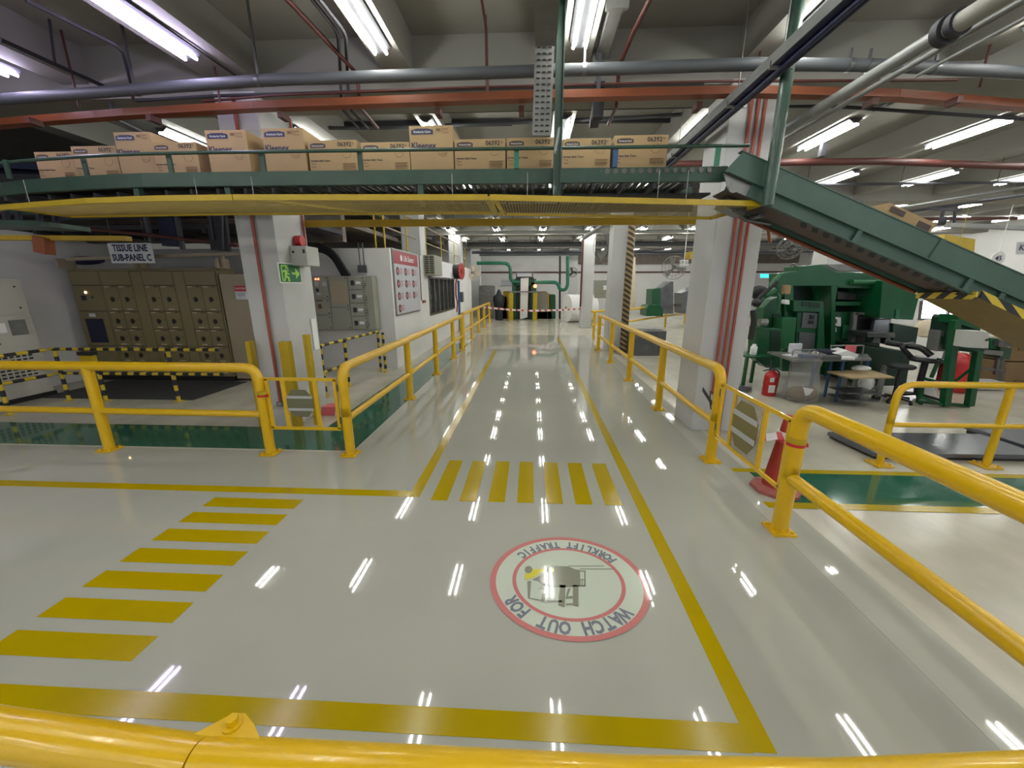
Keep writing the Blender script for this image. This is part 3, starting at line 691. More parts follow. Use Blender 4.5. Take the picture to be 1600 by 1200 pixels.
bx = [(484, 560, 219, 's', 'low carton between two tall cartons, left of the middle of the bridge'), (566, 641, 222, 's', 'low carton directly left of the middle tall carton'), (642, 709, 196, 't', 'tall carton standing highest in the middle of the row'),
      (711, 790, 217, 's', 'low carton directly right of the middle tall carton'), (792, 866, 215, 's', 'low carton just left of the hanger post'), (878, 953, 216, 's', 'low carton just right of the hanger post'), (958, 1041, 211, 's', 'rightmost carton of the row, behind the blue bracket'),
      (416, 479, 200, 't', 'tall carton, next but one left of the leaning pipe gap'), (328, 391, 203, 't', 'tall carton showing its dark right side above the left column'), (243, 311, 222, 's', 'low carton under the small bright tube light at left'),
      (187, 244, 206, 't', 'tall carton third from the left end of the row'), (116, 186, 228, 's', 'low carton second from the left end of the row'), (57, 116, 237, 's', 'leftmost carton of the row')]
labs = {7: 'tall carton with blue plaque, second tall one left of the middle', 8: 'tall carton above the left white column'}
for i, (a, b, t, k, lb) in enumerate(bx):
    p0 = FY(a, 255, 4.62); p1 = FY(b, 255, 4.62); y0 = 4.62 + max(0, -3.9 - p0.x) * .10
    p0 = FY(a, 255, y0); p1 = FY(b, 255, y0); zt = FY((a + b) / 2, t, y0).z
    carton(p0.x, p1.x, y0, .42 if k == 't' else .40, zt - BZ, 'tall' if k == 't' else 'low', 'cardboard box: ' + labs.get(i, lb))
# carton on the slope
T = thing('carton', 'cardboard box sliding down the sloping conveyor, only its top showing', 'cardboard box', R(1.95, .02, 4.6))
c0 = R(1.72, 0.0, 4.7)
MB().obox(R(1.95, .09, 4.62), (.55, .38, .22), sl, nn).build('body', 'cardboard', T, bevel=.004)
m = MB(); m.obox(R(1.80, .155, 4.427), (.16, .006, .05), sl, nn); m.obox(R(2.12, .12, 4.427), (.14, .006, .08), sl, nn); m.build('print', 'plaque_brown', T)
# ------------------------------------------------------------------ pipes, trays and hangers under the ceiling
def pipe(name, label, pts, r, mt, cat='pipe', rad=.12, seg=12):
    return tag(MB().tube(bent(pts, rad) if rad else pts, r, seg).build(name, mt), label, cat)
T = thing('overhead_pipe', 'thick grey pipe running across the whole hall just under the ceiling beams', 'pipe', (0, 4.6, 4.05))
MB().tube([(-9, 5.2, 4.11), (-6.26, 4.88, 4.11), (-4.54, 4.75, 4.11), (-2.95, 4.62, 4.11), (0, 4.58, 4.11), (2.2, 4.56, 4.11), (3.57, 4.66, 4.11), (5.03, 4.87, 4.11), (9, 5.5, 4.11)], .055, 14).build('pipe', 'pipe_grey', T)
for x, y in ((-4.45, 4.75), (-2.93, 4.62), (.5, 4.575), (3.1, 4.62), (3.3, 4.64), (4.0, 4.72)):
    m = MB(); m.cyl((x - .02, y, 4.11), .060, .04, 14, (1, 0, 0)); m.box(x - .010, x + .010, y - .01, y + .01, 4.15, 4.82 if x < 3 else 4.25); m.build('pipe_clamp', 'steel_dark', T)
T = thing('cable_tray', 'long orange steel channel running across the hall behind the grey pipe', 'channel', (0, 4.85, 3.95))
m = MB(); G = [(-9, 5.6), (-6.8, 5.24), (-4.88, 5.05), (-3.2, 4.94), (-.24, 4.86), (2.27, 4.86), (3.9, 5.02), (5.64, 5.37), (9, 6.0)]
for a, b in zip(G, G[1:]): m.beam((a[0], a[1], 4.0), (b[0], b[1], 4.0), .12, .075)
m.build('channel', 'orange', T)
for px in (45, 235, 440, 685, 815, 1090, 1360, 1490): q = FY(px, 165, 4.98); MB().box(q.x - .03, q.x + .03, 4.92, 5.06, 3.88, 3.945).build('bracket', 'red_pipe', T)
for px in (117, 340, 760, 1180, 1530): q = FY(px, 165, 4.93); MB().cyl((q.x, 4.98, 4.04), .012, .78, 6).build('hanger_rod', 'red_pipe', T)
pipe('conduit', 'thin dark red conduit running crosswise between the grey pipe and the orange channel', [(-3.9, 5.02, 4.1), (-3, 4.99, 4.13), (-1, 4.97, 4.15), (2, 4.97, 4.15), (4.5, 5.0, 4.12)], .014, 'red_pipe', 'conduit', 0, 8)
pipe('conduit', 'thin grey conduit running crosswise just above the carton tops', [FY(400, 179, 6.1), FY(700, 174, 6.1), FY(1100, 166, 6.1), FY(1300, 166, 6.1), FY(1600, 186, 6.1)], .022, 'dark_pipe', 'conduit', 0, 8)
pipe('conduit', 'grey conduit running crosswise, lowest above the cartons', [FY(420, 200, 7.0), FY(600, 200, 7.0), FY(800, 192, 7.0), FY(1000, 183, 7.0), FY(1200, 171, 7.0)], .028, 'pipe_grey', 'conduit', 0, 8)
T = thing('ladder_tray', 'dark ladder cable tray running crosswise behind the middle cartons', 'cable tray', FY(640, 192, 7.6))
m = MB(); m.beam(FY(535, 196, 7.6), FY(800, 191, 7.6), .05, .10); m.beam(FY(800, 190, 7.6), FY(1100, 188, 7.6), .05, .06); m.build('side_rail', 'dark_pipe', T)
pipe('conduit', 'dark bent conduit dropping beside the left bright tube light', [FZ(40, 0, 4.36), FZ(190, 75, 4.36), FY(207, 140, 5.0), FY(207, 158, 5.1), FY(330, 150, 5.1), FY(600, 142, 5.1), FY(1100, 130, 5.1)], .017, 'dark_pipe', 'conduit', .1)
pipe('conduit', 'straight dark conduit on the ceiling at the left edge', [FZ(0, 62, 4.4), FZ(165, 136, 4.4), FY(172, 150, 5.35), FY(178, 185, 5.4), FY(225, 207, 6.4)], .022, 'dark_pipe', 'conduit', .06)
pipe('conduit', 'thin vertical conduit drop at the far left of the ceiling', [FY(76, 24, 4.8), FY(86, 100, 4.8)], .012, 'dark_pipe', 'conduit', 0, 8)
pipe('conduit', 'long dark conduit following the left beam toward the conveyor', [FZ(195, 0, 4.40), FZ(378, 125, 4.40)], .010, 'dark_pipe', 'conduit', 0, 8)
pipe('red_pipe', 'dark red sloping pipe left of the centre twin light', [FZ(440, -10, 4.36), FZ(556, 113, 4.36), FY(558, 120, 5.1), FY(563, 168, 5.2), FY(590, 200, 6.2)], .022, 'red_pipe', 'pipe', .06)
pipe('conduit', 'left one of two bent grey conduits beside the dark red sloping pipe', [FZ(480, -10, 4.36), FZ(528, 50, 4.36), FY(532, 120, 5.15), FY(534, 170, 5.2), FY(560, 200, 6.2)], .016, 'dark_pipe', 'conduit', .12)
pipe('conduit', 'right one of two bent grey conduits beside the dark red sloping pipe', [FZ(492, -10, 4.36), FZ(540, 52, 4.36), FY(543, 120, 5.2), FY(546, 170, 5.25), FY(575, 200, 6.3)], .016, 'dark_pipe', 'conduit', .12)
pipe('red_pipe', 'thin red vertical pipe on the ceiling, left of the perforated steel tray', [FY(752, -5, 4.5), FY(760, 45, 4.9), FY(762, 145, 4.9)], .014, 'red_pipe', 'pipe', .1)
pipe('red_pipe', 'red sloping pipe right of the square steel duct', [FZ(1020, -10, 4.36), FZ(990, 50, 4.36), FZ(968, 103, 4.36), FY(966, 118, 5.2), FY(964, 165, 5.3), FY(950, 195, 6.3)], .022, 'red_pipe', 'pipe', .06)
# perforated tray
T = thing('cable_tray', 'perforated steel cable tray coming down from the ceiling left of the green post', 'cable tray', FY(848, 60, 4.6))
m = MB(); p0 = FZ(855, -12, 4.25); p1 = FZ(853, 70, 4.2); m.beam(p0, p1, .20, .03)
p1b = FY(851, 72, 4.47); p2 = FY(846, 212, 4.49); m.beam(p1b, p2, .19, .02, up=(0, -1, 0)); m.build('tray', 'galv', T)
m = MB(); d = (p2 - p1b)
for k in range(15):
    q = p1b + d * (k / 15 + .02) + Vector((0, -.015, 0))
    for dx in (-.055, 0, .055): m.obox(q + Vector((dx, 0, 0)), (.035, .012, .010), (1, 0, 0), (0, 0, 1))
m.build('slots', 'gap', T)
T = thing('square_duct', 'square grey steel duct with end flanges hanging right of the centre light', 'duct', FZ(955, 40, 4.45))
a = FZ(965, 0, 4.45); b = FZ(940, 85, 4.45); m = MB(); m.beam(a, b, .12, .10); m.build('duct', 'galv', T); m = MB(); m.beam(b, b + (b - a).normalized() * .03, .2, .14); m.beam(a - (b - a).normalized() * .02, a + (b - a).normalized() * .03, .2, .14); m.build('flange', 'galv', T)
q = FY(937, 95, 4.9); MB().box(q.x - .02, q.x + .02, 4.88, 4.92, 4.0, 4.42).build('drop_rod', 'dark_pipe', T); q = FY(936, 130, 5.2); MB().box(q.x - .06, q.x + .06, 5.15, 5.25, 3.9, 4.26).build('drop_bracket', 'dark_pipe', T)
m = MB(); m.beam(FY(934, 160, 5.3), FY(928, 195, 6.2), .12, .08); m.build('lower_duct', 'dark_pipe', T)
# big diagonal tray with dark cables
T = thing('cable_tray', 'long pale cable tray with a dark blue underside running up to the right', 'cable tray', FZ(1190, 130, 4.2))
ta = FZ(1045, 238, 4.15); tb = FZ(1480, -60, 4.15)
ta = Vector((2.10, 6.95, 3.83)); tb = Vector((2.12, 2.0, 3.83))
m = MB(); m.beam(ta + Vector((-.085, 0, .04)), tb + Vector((-.085, 0, .04)), .008, .09); m.build('side_rail', 'pipe_light', T)
m = MB(); m.beam(ta, tb, .16, .012); m.tube([ta + Vector((.0, 0, -.025)), tb + Vector((.0, 0, -.025))], .022, 8); m.tube([ta + Vector((.05, 0, -.02)), tb + Vector((.05, 0, -.02))], .018, 8); m.build('tray_bottom', 'navy', T)
for t in (.12, .45, .6, .8): q = ta.lerp(tb, t); m = MB(); m.obox(q, (.02, .2, .06), tb - ta); m.cyl(q + Vector((0, 0, .03)), .006, 4.82 - q.z - .03, 6); m.build('tray_clip', 'galv', T)
# insulated pipe
T = thing('insulated_pipe', 'thick pale insulated pipe with a flange at the upper right', 'pipe', FZ(1450, 80, 4.3))
a = Vector((3.08, 5.75, 3.85)); b = Vector((3.08, 3.607, 3.85)); c = Vector((3.08, 3.0, 3.85))
MB().tube([a, b], .055, 18).build('pipe', 'pipe_light', T); MB().tube([b, c, c + (c - b) * .6], .066, 18).build('insulation', 'beam', T)
dr = (c - b).normalized(); m = MB(); m.cyl(b - dr * .03, .10, .06, 18, dr); m.cyl(b + dr * .06, .088, .05, 18, dr); m.build('flange', 'dark_pipe', T)
pipe('slim_pipe', 'slim pale pipe parallel to the thick insulated pipe', [(3.26, 5.9, 3.85), (3.27, 2.5, 3.85)], .026, 'pipe_light', 'pipe', 0)
pipe('slim_pipe', 'white slim conduit at the top right corner, below the insulated pipe', [(3.50, 4.3, 3.86), (3.53, 2.6, 3.86)], .014, 'pipe_light', 'conduit', 0)
pipe('red_pipe', 'thick dark red pipe running crosswise at the upper right behind the sloping conveyor', [FY(1005, 258, 8.0), FY(1215, 254, 8.0), FY(1380, 252, 8.0), FY(1640, 262, 8.0), FY(1900, 280, 8.0)], .06, 'red_pipe', 'pipe', 0)
pipe('conduit', 'dark conduit dropping from the ceiling to the right of the insulated pipe', [FY(1412, 112, 5.6), FY(1408, 152, 5.6), FY(1380, 165, 6.2), FY(1345, 182, 7.2)], .022, 'dark_pipe', 'conduit', .05)
tag(MB().beam(FY(1290, 215, 7.6), FY(1283, 245, 7.6), .08, .08).build('bracket', 'dark_pipe'), 'short dark hanging bracket above the thick red pipe', 'bracket')
pipe('conduit', 'pale conduit crossing the upper right above the far lights', [FY(1330, 338, 11), FY(1600, 292, 9.5)], .03, 'pipe_light', 'conduit', 0)
pipe('conduit', 'dark conduit crossing the far right below the red pipe', [FY(1390, 335, 11.6), FY(1700, 290, 10)], .035, 'dark_pipe', 'conduit', 0)
for i, (xx, lb) in enumerate(((2.50, 'left'), (2.58, 'middle'), (2.655, 'right'))):
    pipe('red_riser', 'red riser pipe on the right white column, ' + lb + ' of three', [(xx, 5.215, .02 if i else .55), (xx, 5.215, 4.24)], .018, 'red_pipe_bright', 'pipe', 0, 10)
pipe('red_riser', 'red riser pipe running down the front of the left white column', [(-3.66, 5.21, .33), (-3.66, 5.21, 4.24)], .020, 'red_pipe_bright', 'pipe', 0, 10)
pipe('red_pipe', 'red pipe with an elbow at the top of the right column, under the slope', [FY(1160, 338, 5.1), FY(1190, 345, 5.1), FY(1200, 352, 5.3), FY(1203, 380, 5.3)], .02, 'orange', 'pipe', .05)
pipe('power_cable', 'thin black cable hanging on the right side of the right column', [(2.885, 5.4, 2.7), (2.90, 5.5, 2.5), (2.90, 5.5, .15)], .008, 'black', 'cable', .1, 6)
m = MB(); m.lathe((-3.665, 5.21, .29), [(.05, 0), (.05, .05), (.04, .06)], 14); tag(m.build('pipe_cap', 'galv'), 'grey pipe cap at the foot of the left column riser', 'pipe cap')
m = MB(); m.box(-3.9, -3.43, 5.06, 5.24, 0, .28); tag(m.build('plinth', 'box_grey'), 'low pale grey plinth at the foot of the left column', 'plinth')

# ------------------------------------------------------------------ left side: panels
MY = 7.74
T = thing('motor_control_cabinet', 'wide beige switchgear cabinet with rows of small doors along the left back', 'electrical cabinet', (-8, MY, 0))
X0, X1, ZT = -9.50, -6.36, 2.30; W = X1 - X0
m = MB(); m.box(X0, X1, MY, MY + .5, .10, ZT); m.box(X0 - .02, X1 + .02, MY - .01, MY + .52, ZT, ZT + .03); m.build('body', 'mcc', T, bevel=.006)
MB().box(X0 + .01, X1 - .01, MY - .006, MY - .001, .14, ZT - .02).build('door_seams', 'gap', T)
for ga, gb in ((.207, .213), (.422, .498), (.712, .783)): MB().box(X0 + W * ga, X0 + W * gb, MY - .02, MY - .004, .15, ZT - .03).build('cable_chamber_cover', 'mcc', T, bevel=.003)
MB().box(X0, X1, MY - .02, MY + .45, 0, .10).build('plinth', 'black', T)
zr = [ZT - .02, ZT - .30, ZT - .82, ZT - 1.19, ZT - 1.55, ZT - 1.90, .14]
def mdoor(x0, x1, z0, z1, parts=True, small=True):
    d = MB(); d.box(x0 + .006, x1 - .006, MY - .022, MY - .001, z0 + .006, z1 - .006); do = d.build('door', 'mcc', T, bevel=.003)
    if small:
        h = MB(); cx = (x0 + x1) / 2; cz = (z0 + z1) / 2 - .02; h.cyl((cx, MY - .022, cz), .042, .015, 12, (0, -1, 0)); h.box(cx - .012, cx + .012, MY - .055, MY - .03, cz - .05, cz + .05); h.build('switch_handle', 'gap', do)
        k = MB(); k.cyl((x1 - .05, MY - .022, cz + .03), .010, .008, 8, (0, -1, 0)); k.box(x1 - .12, x1 - .04, MY - .026, MY - .022, z1 - .035, z1 - .015); k.build('knob', 'ink_brown', do)
        l = MB(); l.box(x0 + .03, x0 + .13, MY - .026, MY - .022, z1 - .035, z1 - .02); l.box(cx - .06, cx + .06, MY - .026, MY - .022, z0 + .03, z0 + .05); l.build('label_strip', 'cream', do)
    return do
for gx0, gx1 in ((.215, .42), (.50, .71), (.785, .995)):
    xm = X0 + W * (gx0 + gx1) / 2
    for r in range(1, 6):
        mdoor(X0 + W * gx0, xm, zr[r + 1], zr[r]); mdoor(xm, X0 + W * gx1, zr[r + 1], zr[r])
    mdoor(X0 + W * gx0, X0 + W * gx1, zr[1], zr[0], small=False)
d = mdoor(X0, X0 + W * .205, zr[2], zr[1], small=False)
m = MB(); m.cyl((X0 + .28, MY - .02, 1.86), .022, .012, 10, (0, -1, 0)); m.build('lamp_lit', 'led_warm', d)
m = MB(); m.cyl((X0 + .40, MY - .02, 1.76), .026, .012, 10, (0, -1, 0)); m.build('lamp_green', 'mach_green_light', d)
m = MB(); m.box(X0 + .16, X0 + .26, MY - .035, MY - .02, 1.70, 1.80); m.build('meter', 'navy', d)
d = mdoor(X0, X0 + W * .205, zr[4], zr[2], small=False)
m = MB(); m.box(X0 + .12, X0 + .50, MY - .035, MY - .02, .82, 1.32); m.build('breaker', 'navy', d); m = MB(); m.box(X0 + .22, X0 + .36, MY - .026, MY - .02, 1.36, 1.43); m.build('label_strip', 'paper', d)
mdoor(X0, X0 + W * .205, zr[6], zr[4], small=False); mdoor(X0, X0 + W * .205, zr[1], zr[0], small=False)
T2 = thing('side_cabinet', 'plain beige side cabinet with a red warning sticker, right of the switchgear', 'electrical cabinet', (-6.0, MY, 0))
m = MB(); m.box(X1 + .03, X1 + .95, MY + .02, MY + .5, 0.05, 2.22); m.build('body', 'mcc_light', T2, bevel=.006)
m = MB(); q = FY(375, 460, MY); m.box(q.x - .10, q.x + .14, MY + .005, MY + .02, q.z - .10, q.z + .17); s = m.build('warning_sticker', 'paper', T2); m = MB(); m.box(q.x - .10, q.x + .14, MY + .002, MY + .006, q.z + .06, q.z + .17); m.text('DANGER', front_text(q.x + .02, MY - .001, q.z + .115), .055, m=1); m.text('ELECTRICAL\nHAZARD', front_text(q.x + .02, MY + .001, q.z), .035, m=2); m.build('sticker_header', ['red', 'white', 'ink_blue'], s)
# left wall control cabinet (faces +X)
T = thing('control_cabinet', 'pale grey control cabinet with meters and rows of switches at the left edge', 'electrical cabinet', (-9.2, 5.6, 0))
CX = -8.98
MB().box(CX - .5, CX, 3.9, 6.55, .08, 2.10).build('body', 'cab_grey', T, bevel=.008); MB().box(CX - .5, CX + .01, 3.9, 6.58, 0, .08).build('plinth', 'black', T)
def cbx(mt, y0, y1, z0, z1, d=.012, nm='door', par=None): return MB().box(CX - .002, CX + d, y0, y1, z0, z1).build(nm, mt, par or T)
d1 = cbx('cab_grey', 4.85, 6.5, 1.52, 2.05, .02); d2 = cbx('cab_grey', 3.95, 6.5, .15, 1.48, .02)
for y in (5.45, 5.75, 6.05): cbx('white', y - .09, y + .09, 1.22, 1.38, .035, 'meter', d2); 
cbx('galv', 6.20, 6.42, 1.16, 1.42, .035, 'isolator_switch', d2)
m = MB()
for z in (1.04,): 
    for k in range(8): m.cyl((CX + .02, 5.3 + k * .1, z), .016, .012, 8, (1, 0, 0))
m.build('button', 'black', d2)
m = MB()
for rz in (.86, .80, .74, .58, .52, .46, .40):
    for k in range(16): m.box(CX + .02, CX + .032, 5.05 + k * .085, 5.05 + k * .085 + .05, rz - .018, rz + .012)
m.build('switch_rows', 'gap', d2)
m = MB(); m.cyl((CX + .02, 6.42, 1.62), .015, .01, 8, (1, 0, 0)); m.cyl((CX + .02, 6.42, 1.98), .015, .01, 8, (1, 0, 0)); m.build('lock', 'gap', d1)
pipe('power_cable', 'dark cables looping down to the top of the left control cabinet', [(CX - .2, 6.1, 2.1), (CX - .2, 6.0, 2.35), (CX - .2, 5.7, 2.32), (CX - .2, 5.6, 2.1)], .018, 'dark_pipe', 'cable', .15)
pipe('power_cable', 'single dark cable rising above the left control cabinet', [(CX - .2, 6.05, 2.3), (CX - .25, 5.9, 2.6), (CX - .3, 5.4, 2.95)], .014, 'dark_pipe', 'cable', .1)
# hanging sign
T = thing('hanging_sign', 'white hanging sign reading TISSUE LINE SUB-PANEL C over the beige switchgear', 'sign', FY(207, 396, 7.2))
qa = FY(168, 380, 7.2); qb = FY(243, 411, 7.2)
m = MB(); m.box(qa.x, qb.x, 7.19, 7.20, qb.z, qa.z); bo = m.build('board', 'sign_white', T)
m = MB(); cxs = (qa.x + qb.x) / 2; cz = (qa.z + qb.z) / 2; m.text('TISSUE LINE', front_text(cxs, 7.186, cz + .085) @ Matrix.Diagonal((.78, 1, 1, 1)), .165, bold=.006); m.text('SUB-PANEL C', front_text(cxs, 7.186, cz - .085) @ Matrix.Diagonal((.78, 1, 1, 1)), .165, bold=.006); m.build('lettering', 'ink_blue', T)
m = MB(); m.cyl((qa.x + .1, 7.195, qa.z), .004, .5, 6); m.cyl((qb.x - .1, 7.195, qa.z), .004, .5, 6); m.build('wire', 'galv', T)
# beige frame over the cabinets
m = MB(); m.beam(FY(105, 405, 7.5), FY(378, 396, 7.5), .05, .06); m.beam(FY(347, 398, 7.6), FY(349, 418, 7.6), .05, .05); m.beam(FY(222, 410, 7.6), FY(223, 418, 7.6), .04, .04)
for px in (110, 225, 352): q = FY(px, 405, 7.76); m.box(q.x - .02, q.x + .02, 7.5, 7.82, 2.33, q.z)
tag(m.build('support_frame', 'mcc_light'), 'beige steel frame rail above the beige switchgear', 'frame')
m = MB(); m.ell(FY(132, 407, 8.1), (.45, .12, .09)); tag(m.build('cable_bundle', 'navy'), 'dark bundle of cables lying over the top left of the switchgear', 'cable bundle')
# dark mezzanine and services at left
m = MB(); m.box(-15.5, -4.0, 8.45, 8.6, 2.9, 4.25); m.box(-15.5, -4.0, 8.6, 12, 3.25, 3.35)
x = -15
for k in range(40): m.box(-15.5, -4.0, 8.42 - .0, 8.45, 2.92 + k * .033, 2.935 + k * .033)
tag(m.build('mezzanine_cladding', 'deck_brown'), 'dark brown ribbed cladding of the mezzanine at the upper left', 'cladding')
m = MB(); m.box(-14, -3.95, 7.35, 8.35, 3.02, 3.10)
for k in range(18): m.box(-14 + k * .56, -13.94 + k * .56, 7.35, 8.4, 2.95, 3.02)
tag(m.build('mezzanine_deck', 'dark_pipe'), 'dark mezzanine deck with joists over the beige switchgear', 'deck')
pipe('red_pipe', 'red pipe sloping gently under the dark mezzanine at left', [FY(108, 355, 7.0), FY(240, 368, 7.0), FY(372, 384, 7.0)], .03, 'red_pipe', 'pipe', 0)
for a, b, lb in (((226, 333), (237, 378), 'left'), ((275, 333), (286, 390), 'right')):
    tag(MB().beam(FY(*a, 7.1), FY(*b, 7.1), .06, .06, up=(0, 1, 0)).build('hanger_post', 'pipe_grey'), 'pale grey hanger under the mezzanine behind the hanging sign, ' + lb + ' one', 'support post')
tag(MB().beam(FY(260, 330, 7.3), FY(270, 385, 7.3), .30, .12, up=(0, 1, 0)).build('vertical_duct', 'navy'), 'wide dark duct dropping between the two pale hangers', 'duct')
T = thing('vertical_tray', 'dark vertical cable tray with pale edges, just left of the left column', 'cable tray', FY(340, 380, 7.0))
MB().beam(FY(338, 330, 7.0), FY(346, 392, 7.0), .34, .06, up=(0, 1, 0)).build('cables', 'rubber', T)
m = MB(); m.beam(FY(327, 330, 6.95), FY(334, 375, 6.95), .02, .03, up=(0, 1, 0)); m.beam(FY(347, 330, 6.95), FY(349, 390, 6.95), .02, .03, up=(0, 1, 0)); m.build('edge', 'pipe_grey', T)
tag(MB().beam(FY(68, 371, 5.05), FY(70, 396, 5.05), .16, .12, up=(0, 1, 0)).build('junction_box', 'orange'), 'small orange box hanging below the yellow beam at the left edge', 'box')
T = thing('side_conveyor', 'second green conveyor frame at the left edge, below the mesh guard', 'conveyor', FY(50, 345, 5.4))
m = MB(); m.beam(FY(-80, 322, 5.5), FY(100, 330, 5.5), .05, .12); m.beam(FY(-80, 350, 5.4), FY(104, 354, 5.4), .6, .06); m.build('frame', 'conv_green', T)
for px in (8, 28, 60, 85): MB().beam(FY(px, 330, 5.45), FY(px + 3, 352, 5.45), .05, .05, up=(0, 1, 0)).build('upright', 'dark_pipe', T)
m = MB(); m.beam((-12, 6.3, 3.6), (-4.6, 6.9, 3.62), .5, .22); m.beam((-12, 7.0, 3.3), (-5, 7.3, 3.3), .4, .16)
tag(m.build('air_duct', 'rubber'), 'large dark air duct at the upper left behind the cartons', 'duct')
m = MB(); m.beam((-12, 5.7, 3.95), (-5.0, 7.8, 3.9), .2, .1); tag(m.build('sloping_beam', 'navy'), 'front one of two dark blue slanting beams at the upper left', 'beam')
m = MB(); m.beam((-12, 6.2, 3.9), (-5.4, 8.3, 3.9), .2, .1); tag(m.build('sloping_beam', 'navy'), 'rear one of two dark blue slanting beams at the upper left', 'beam')
# black and yellow barrier rails (left)
def zebra_rail(label, P, posts, top=.93, mid=.5):
    T = thing('striped_barrier', label, 'barrier', (P[0][0], P[0][1], 0), 'black and yellow barriers')
    for z, nm in ((top, 'top_rail'), (mid, 'middle_rail')):
        m = MB(); m.tube([(a, b, z) for a, b in P], .028, 10); d = Vector(P[1]) - Vector(P[0]); m.build(nm, 'zebra_x' if abs(d.x) > abs(d.y) else 'zebra_y', T)
    for (a, b) in posts:
        m = MB(); m.cyl((a, b, .01), .031, top, 10); m.box(a - .06, a + .06, b - .06, b + .06, .002, .012); m.build('post', 'zebra_z', T)
zebra_rail('black and yellow barrier across the front of the beige switchgear', [(-8.35, 6.2), (-5.35, 6.25)], [(-8.27, 6.2), (-7.58, 6.21), (-6.25, 6.24)])
zebra_rail('black and yellow barrier beside the left control cabinet', [(-8.30, 6.1), (-8.30, 4.6)], [(-8.30, 5.41), (-8.30, 4.65)])
zebra_rail('black and yellow barrier in front of the grey electrical panel', [(-3.78, 6.66), (-3.60, 8.86)], [(-3.78, 6.66), (-3.70, 7.41), (-3.60, 8.86)], .95, .46)
tag(MB().cyl((-3.42, 8.7, 0), .03, .95, 10).build('striped_post', 'zebra_z'), 'single black and yellow post at the corner of the white partition', 'post')
T = thing('warning_box', 'small yellow box clipped on the black and yellow barrier', 'box', (-7.5, 6.15, .8)); m = MB(); m.box(-7.72, -7.50, 6.10, 6.18, .70, .84); m.build('housing', 'flat_yellow', T); m = MB(); m.box(-7.74, -7.48, 6.09, 6.19, .84, .90); m.build('lid', 'black', T)
for x, y, lb in ((-3.93, 5.15, 'left of the left column'), (-3.40, 5.12, 'in front of the left column'), (-3.16, 5.25, 'right of the left column')):
    hw = .065 if lb[0] == 'i' else .03
    m = MB(); m.box(x - hw, x + hw, y - .05, y + .05, 0, 1.25 if lb[0] != 'r' else 1.33); tag(m.build('column_guard', 'flat_yellow'), 'yellow steel guard post ' + lb, 'guard post')
for x, y, lb in ((-4.15, 5.85, 'left'), (-3.22, 5.72, 'right')):
    m = MB(); m.prism([(x - .1, y - .1, 0.002), (x + .12, y - .1, 0.002), (x + .04, y + .1, 0.002), (x - .08, y + .1, .002)], (.03, 0, .14)); tag(m.build('pink_pad', 'pink'), 'small pink pad by the foot of the left column, ' + lb + ' one', 'pad')

# exit sign, siren, boxes on left column
T = thing('exit_sign', 'green running man exit sign with an arrow on the left column side', 'sign', (-3.39, 5.45, 2.17))
MB().box(-3.40, -3.39, 5.20, 5.70, 2.03, 2.30).build('board', 'white', T); MB().box(-3.39, -3.386, 5.215, 5.685, 2.045, 2.285).build('green_face', 'exit_green', T)
m = MB(); X = -3.384
def ey(pts): m.prism([(X, a, b) for a, b in pts], (.002, 0, 0))
ey([(5.47, 2.15), (5.56, 2.15), (5.56, 2.09), (5.66, 2.165), (5.56, 2.24), (5.56, 2.18), (5.47, 2.18)])
for q in ([(5.24, 2.06), (5.26, 2.06), (5.26, 2.27), (5.24, 2.27)], [(5.24, 2.25), (5.40, 2.25), (5.40, 2.27), (5.24, 2.27)], [(5.38, 2.19), (5.40, 2.19), (5.40, 2.27), (5.38, 2.27)], [(5.30, 2.13), (5.35, 2.12), (5.37, 2.20), (5.32, 2.21)], [(5.27, 2.17), (5.32, 2.19), (5.32, 2.21), (5.26, 2.19)], [(5.30, 2.13), (5.34, 2.13), (5.30, 2.055), (5.27, 2.055)], [(5.33, 2.14), (5.40, 2.11), (5.41, 2.055), (5.37, 2.055), (5.37, 2.09), (5.33, 2.11)], [(5.35, 2.18), (5.41, 2.16), (5.41, 2.14), (5.36, 2.155)]): ey(q)
m.cyl((X, 5.355, 2.235), .018, .002, 12, (1, 0, 0)); m.build('pictogram', 'exit_lime', T)
T = thing('siren_beacon', 'red round alarm beacon high on the side of the left column', 'alarm', (-3.36, 5.75, 2.6)); m = MB(); m.cyl((-3.39, 5.7, 2.62), .075, .09, 20, (1, 0, 0)); m.build('lens', 'red', T)
T = thing('junction_box', 'pale grey electrical box with a latch beside the exit sign', 'electrical box', (-3.3, 6.1, 2.2)); 
q0 = FY(453, 384, 5.52); q1 = FY(481, 415, 5.52); m = MB(); m.box(-3.398, q1.x, 5.52, 5.85, q1.z, q0.z); m.build('body', 'box_grey', T, bevel=.008); m = MB(); m.cyl((-3.35, 5.52, (q0.z + q1.z) / 2 + .05), .016, .012, 10, (0, -1, 0)); m.box(q1.x - .04, q1.x - .02, 5.50, 5.52, q0.z - .10, q0.z - .05); m.build('latch', 'black', T)
pipe('red_riser', 'thin red pipe on the right face of the left column', [(-3.375, 5.9, 2.5), (-3.375, 5.9, 4.24)], .016, 'red_pipe_bright', 'pipe', 0, 8)
tag(MB().box(-3.395, -3.38, 5.80, 5.93, 1.02, 1.50).build('notice', 'white'), 'narrow white notice on the right face of the left column', 'notice')
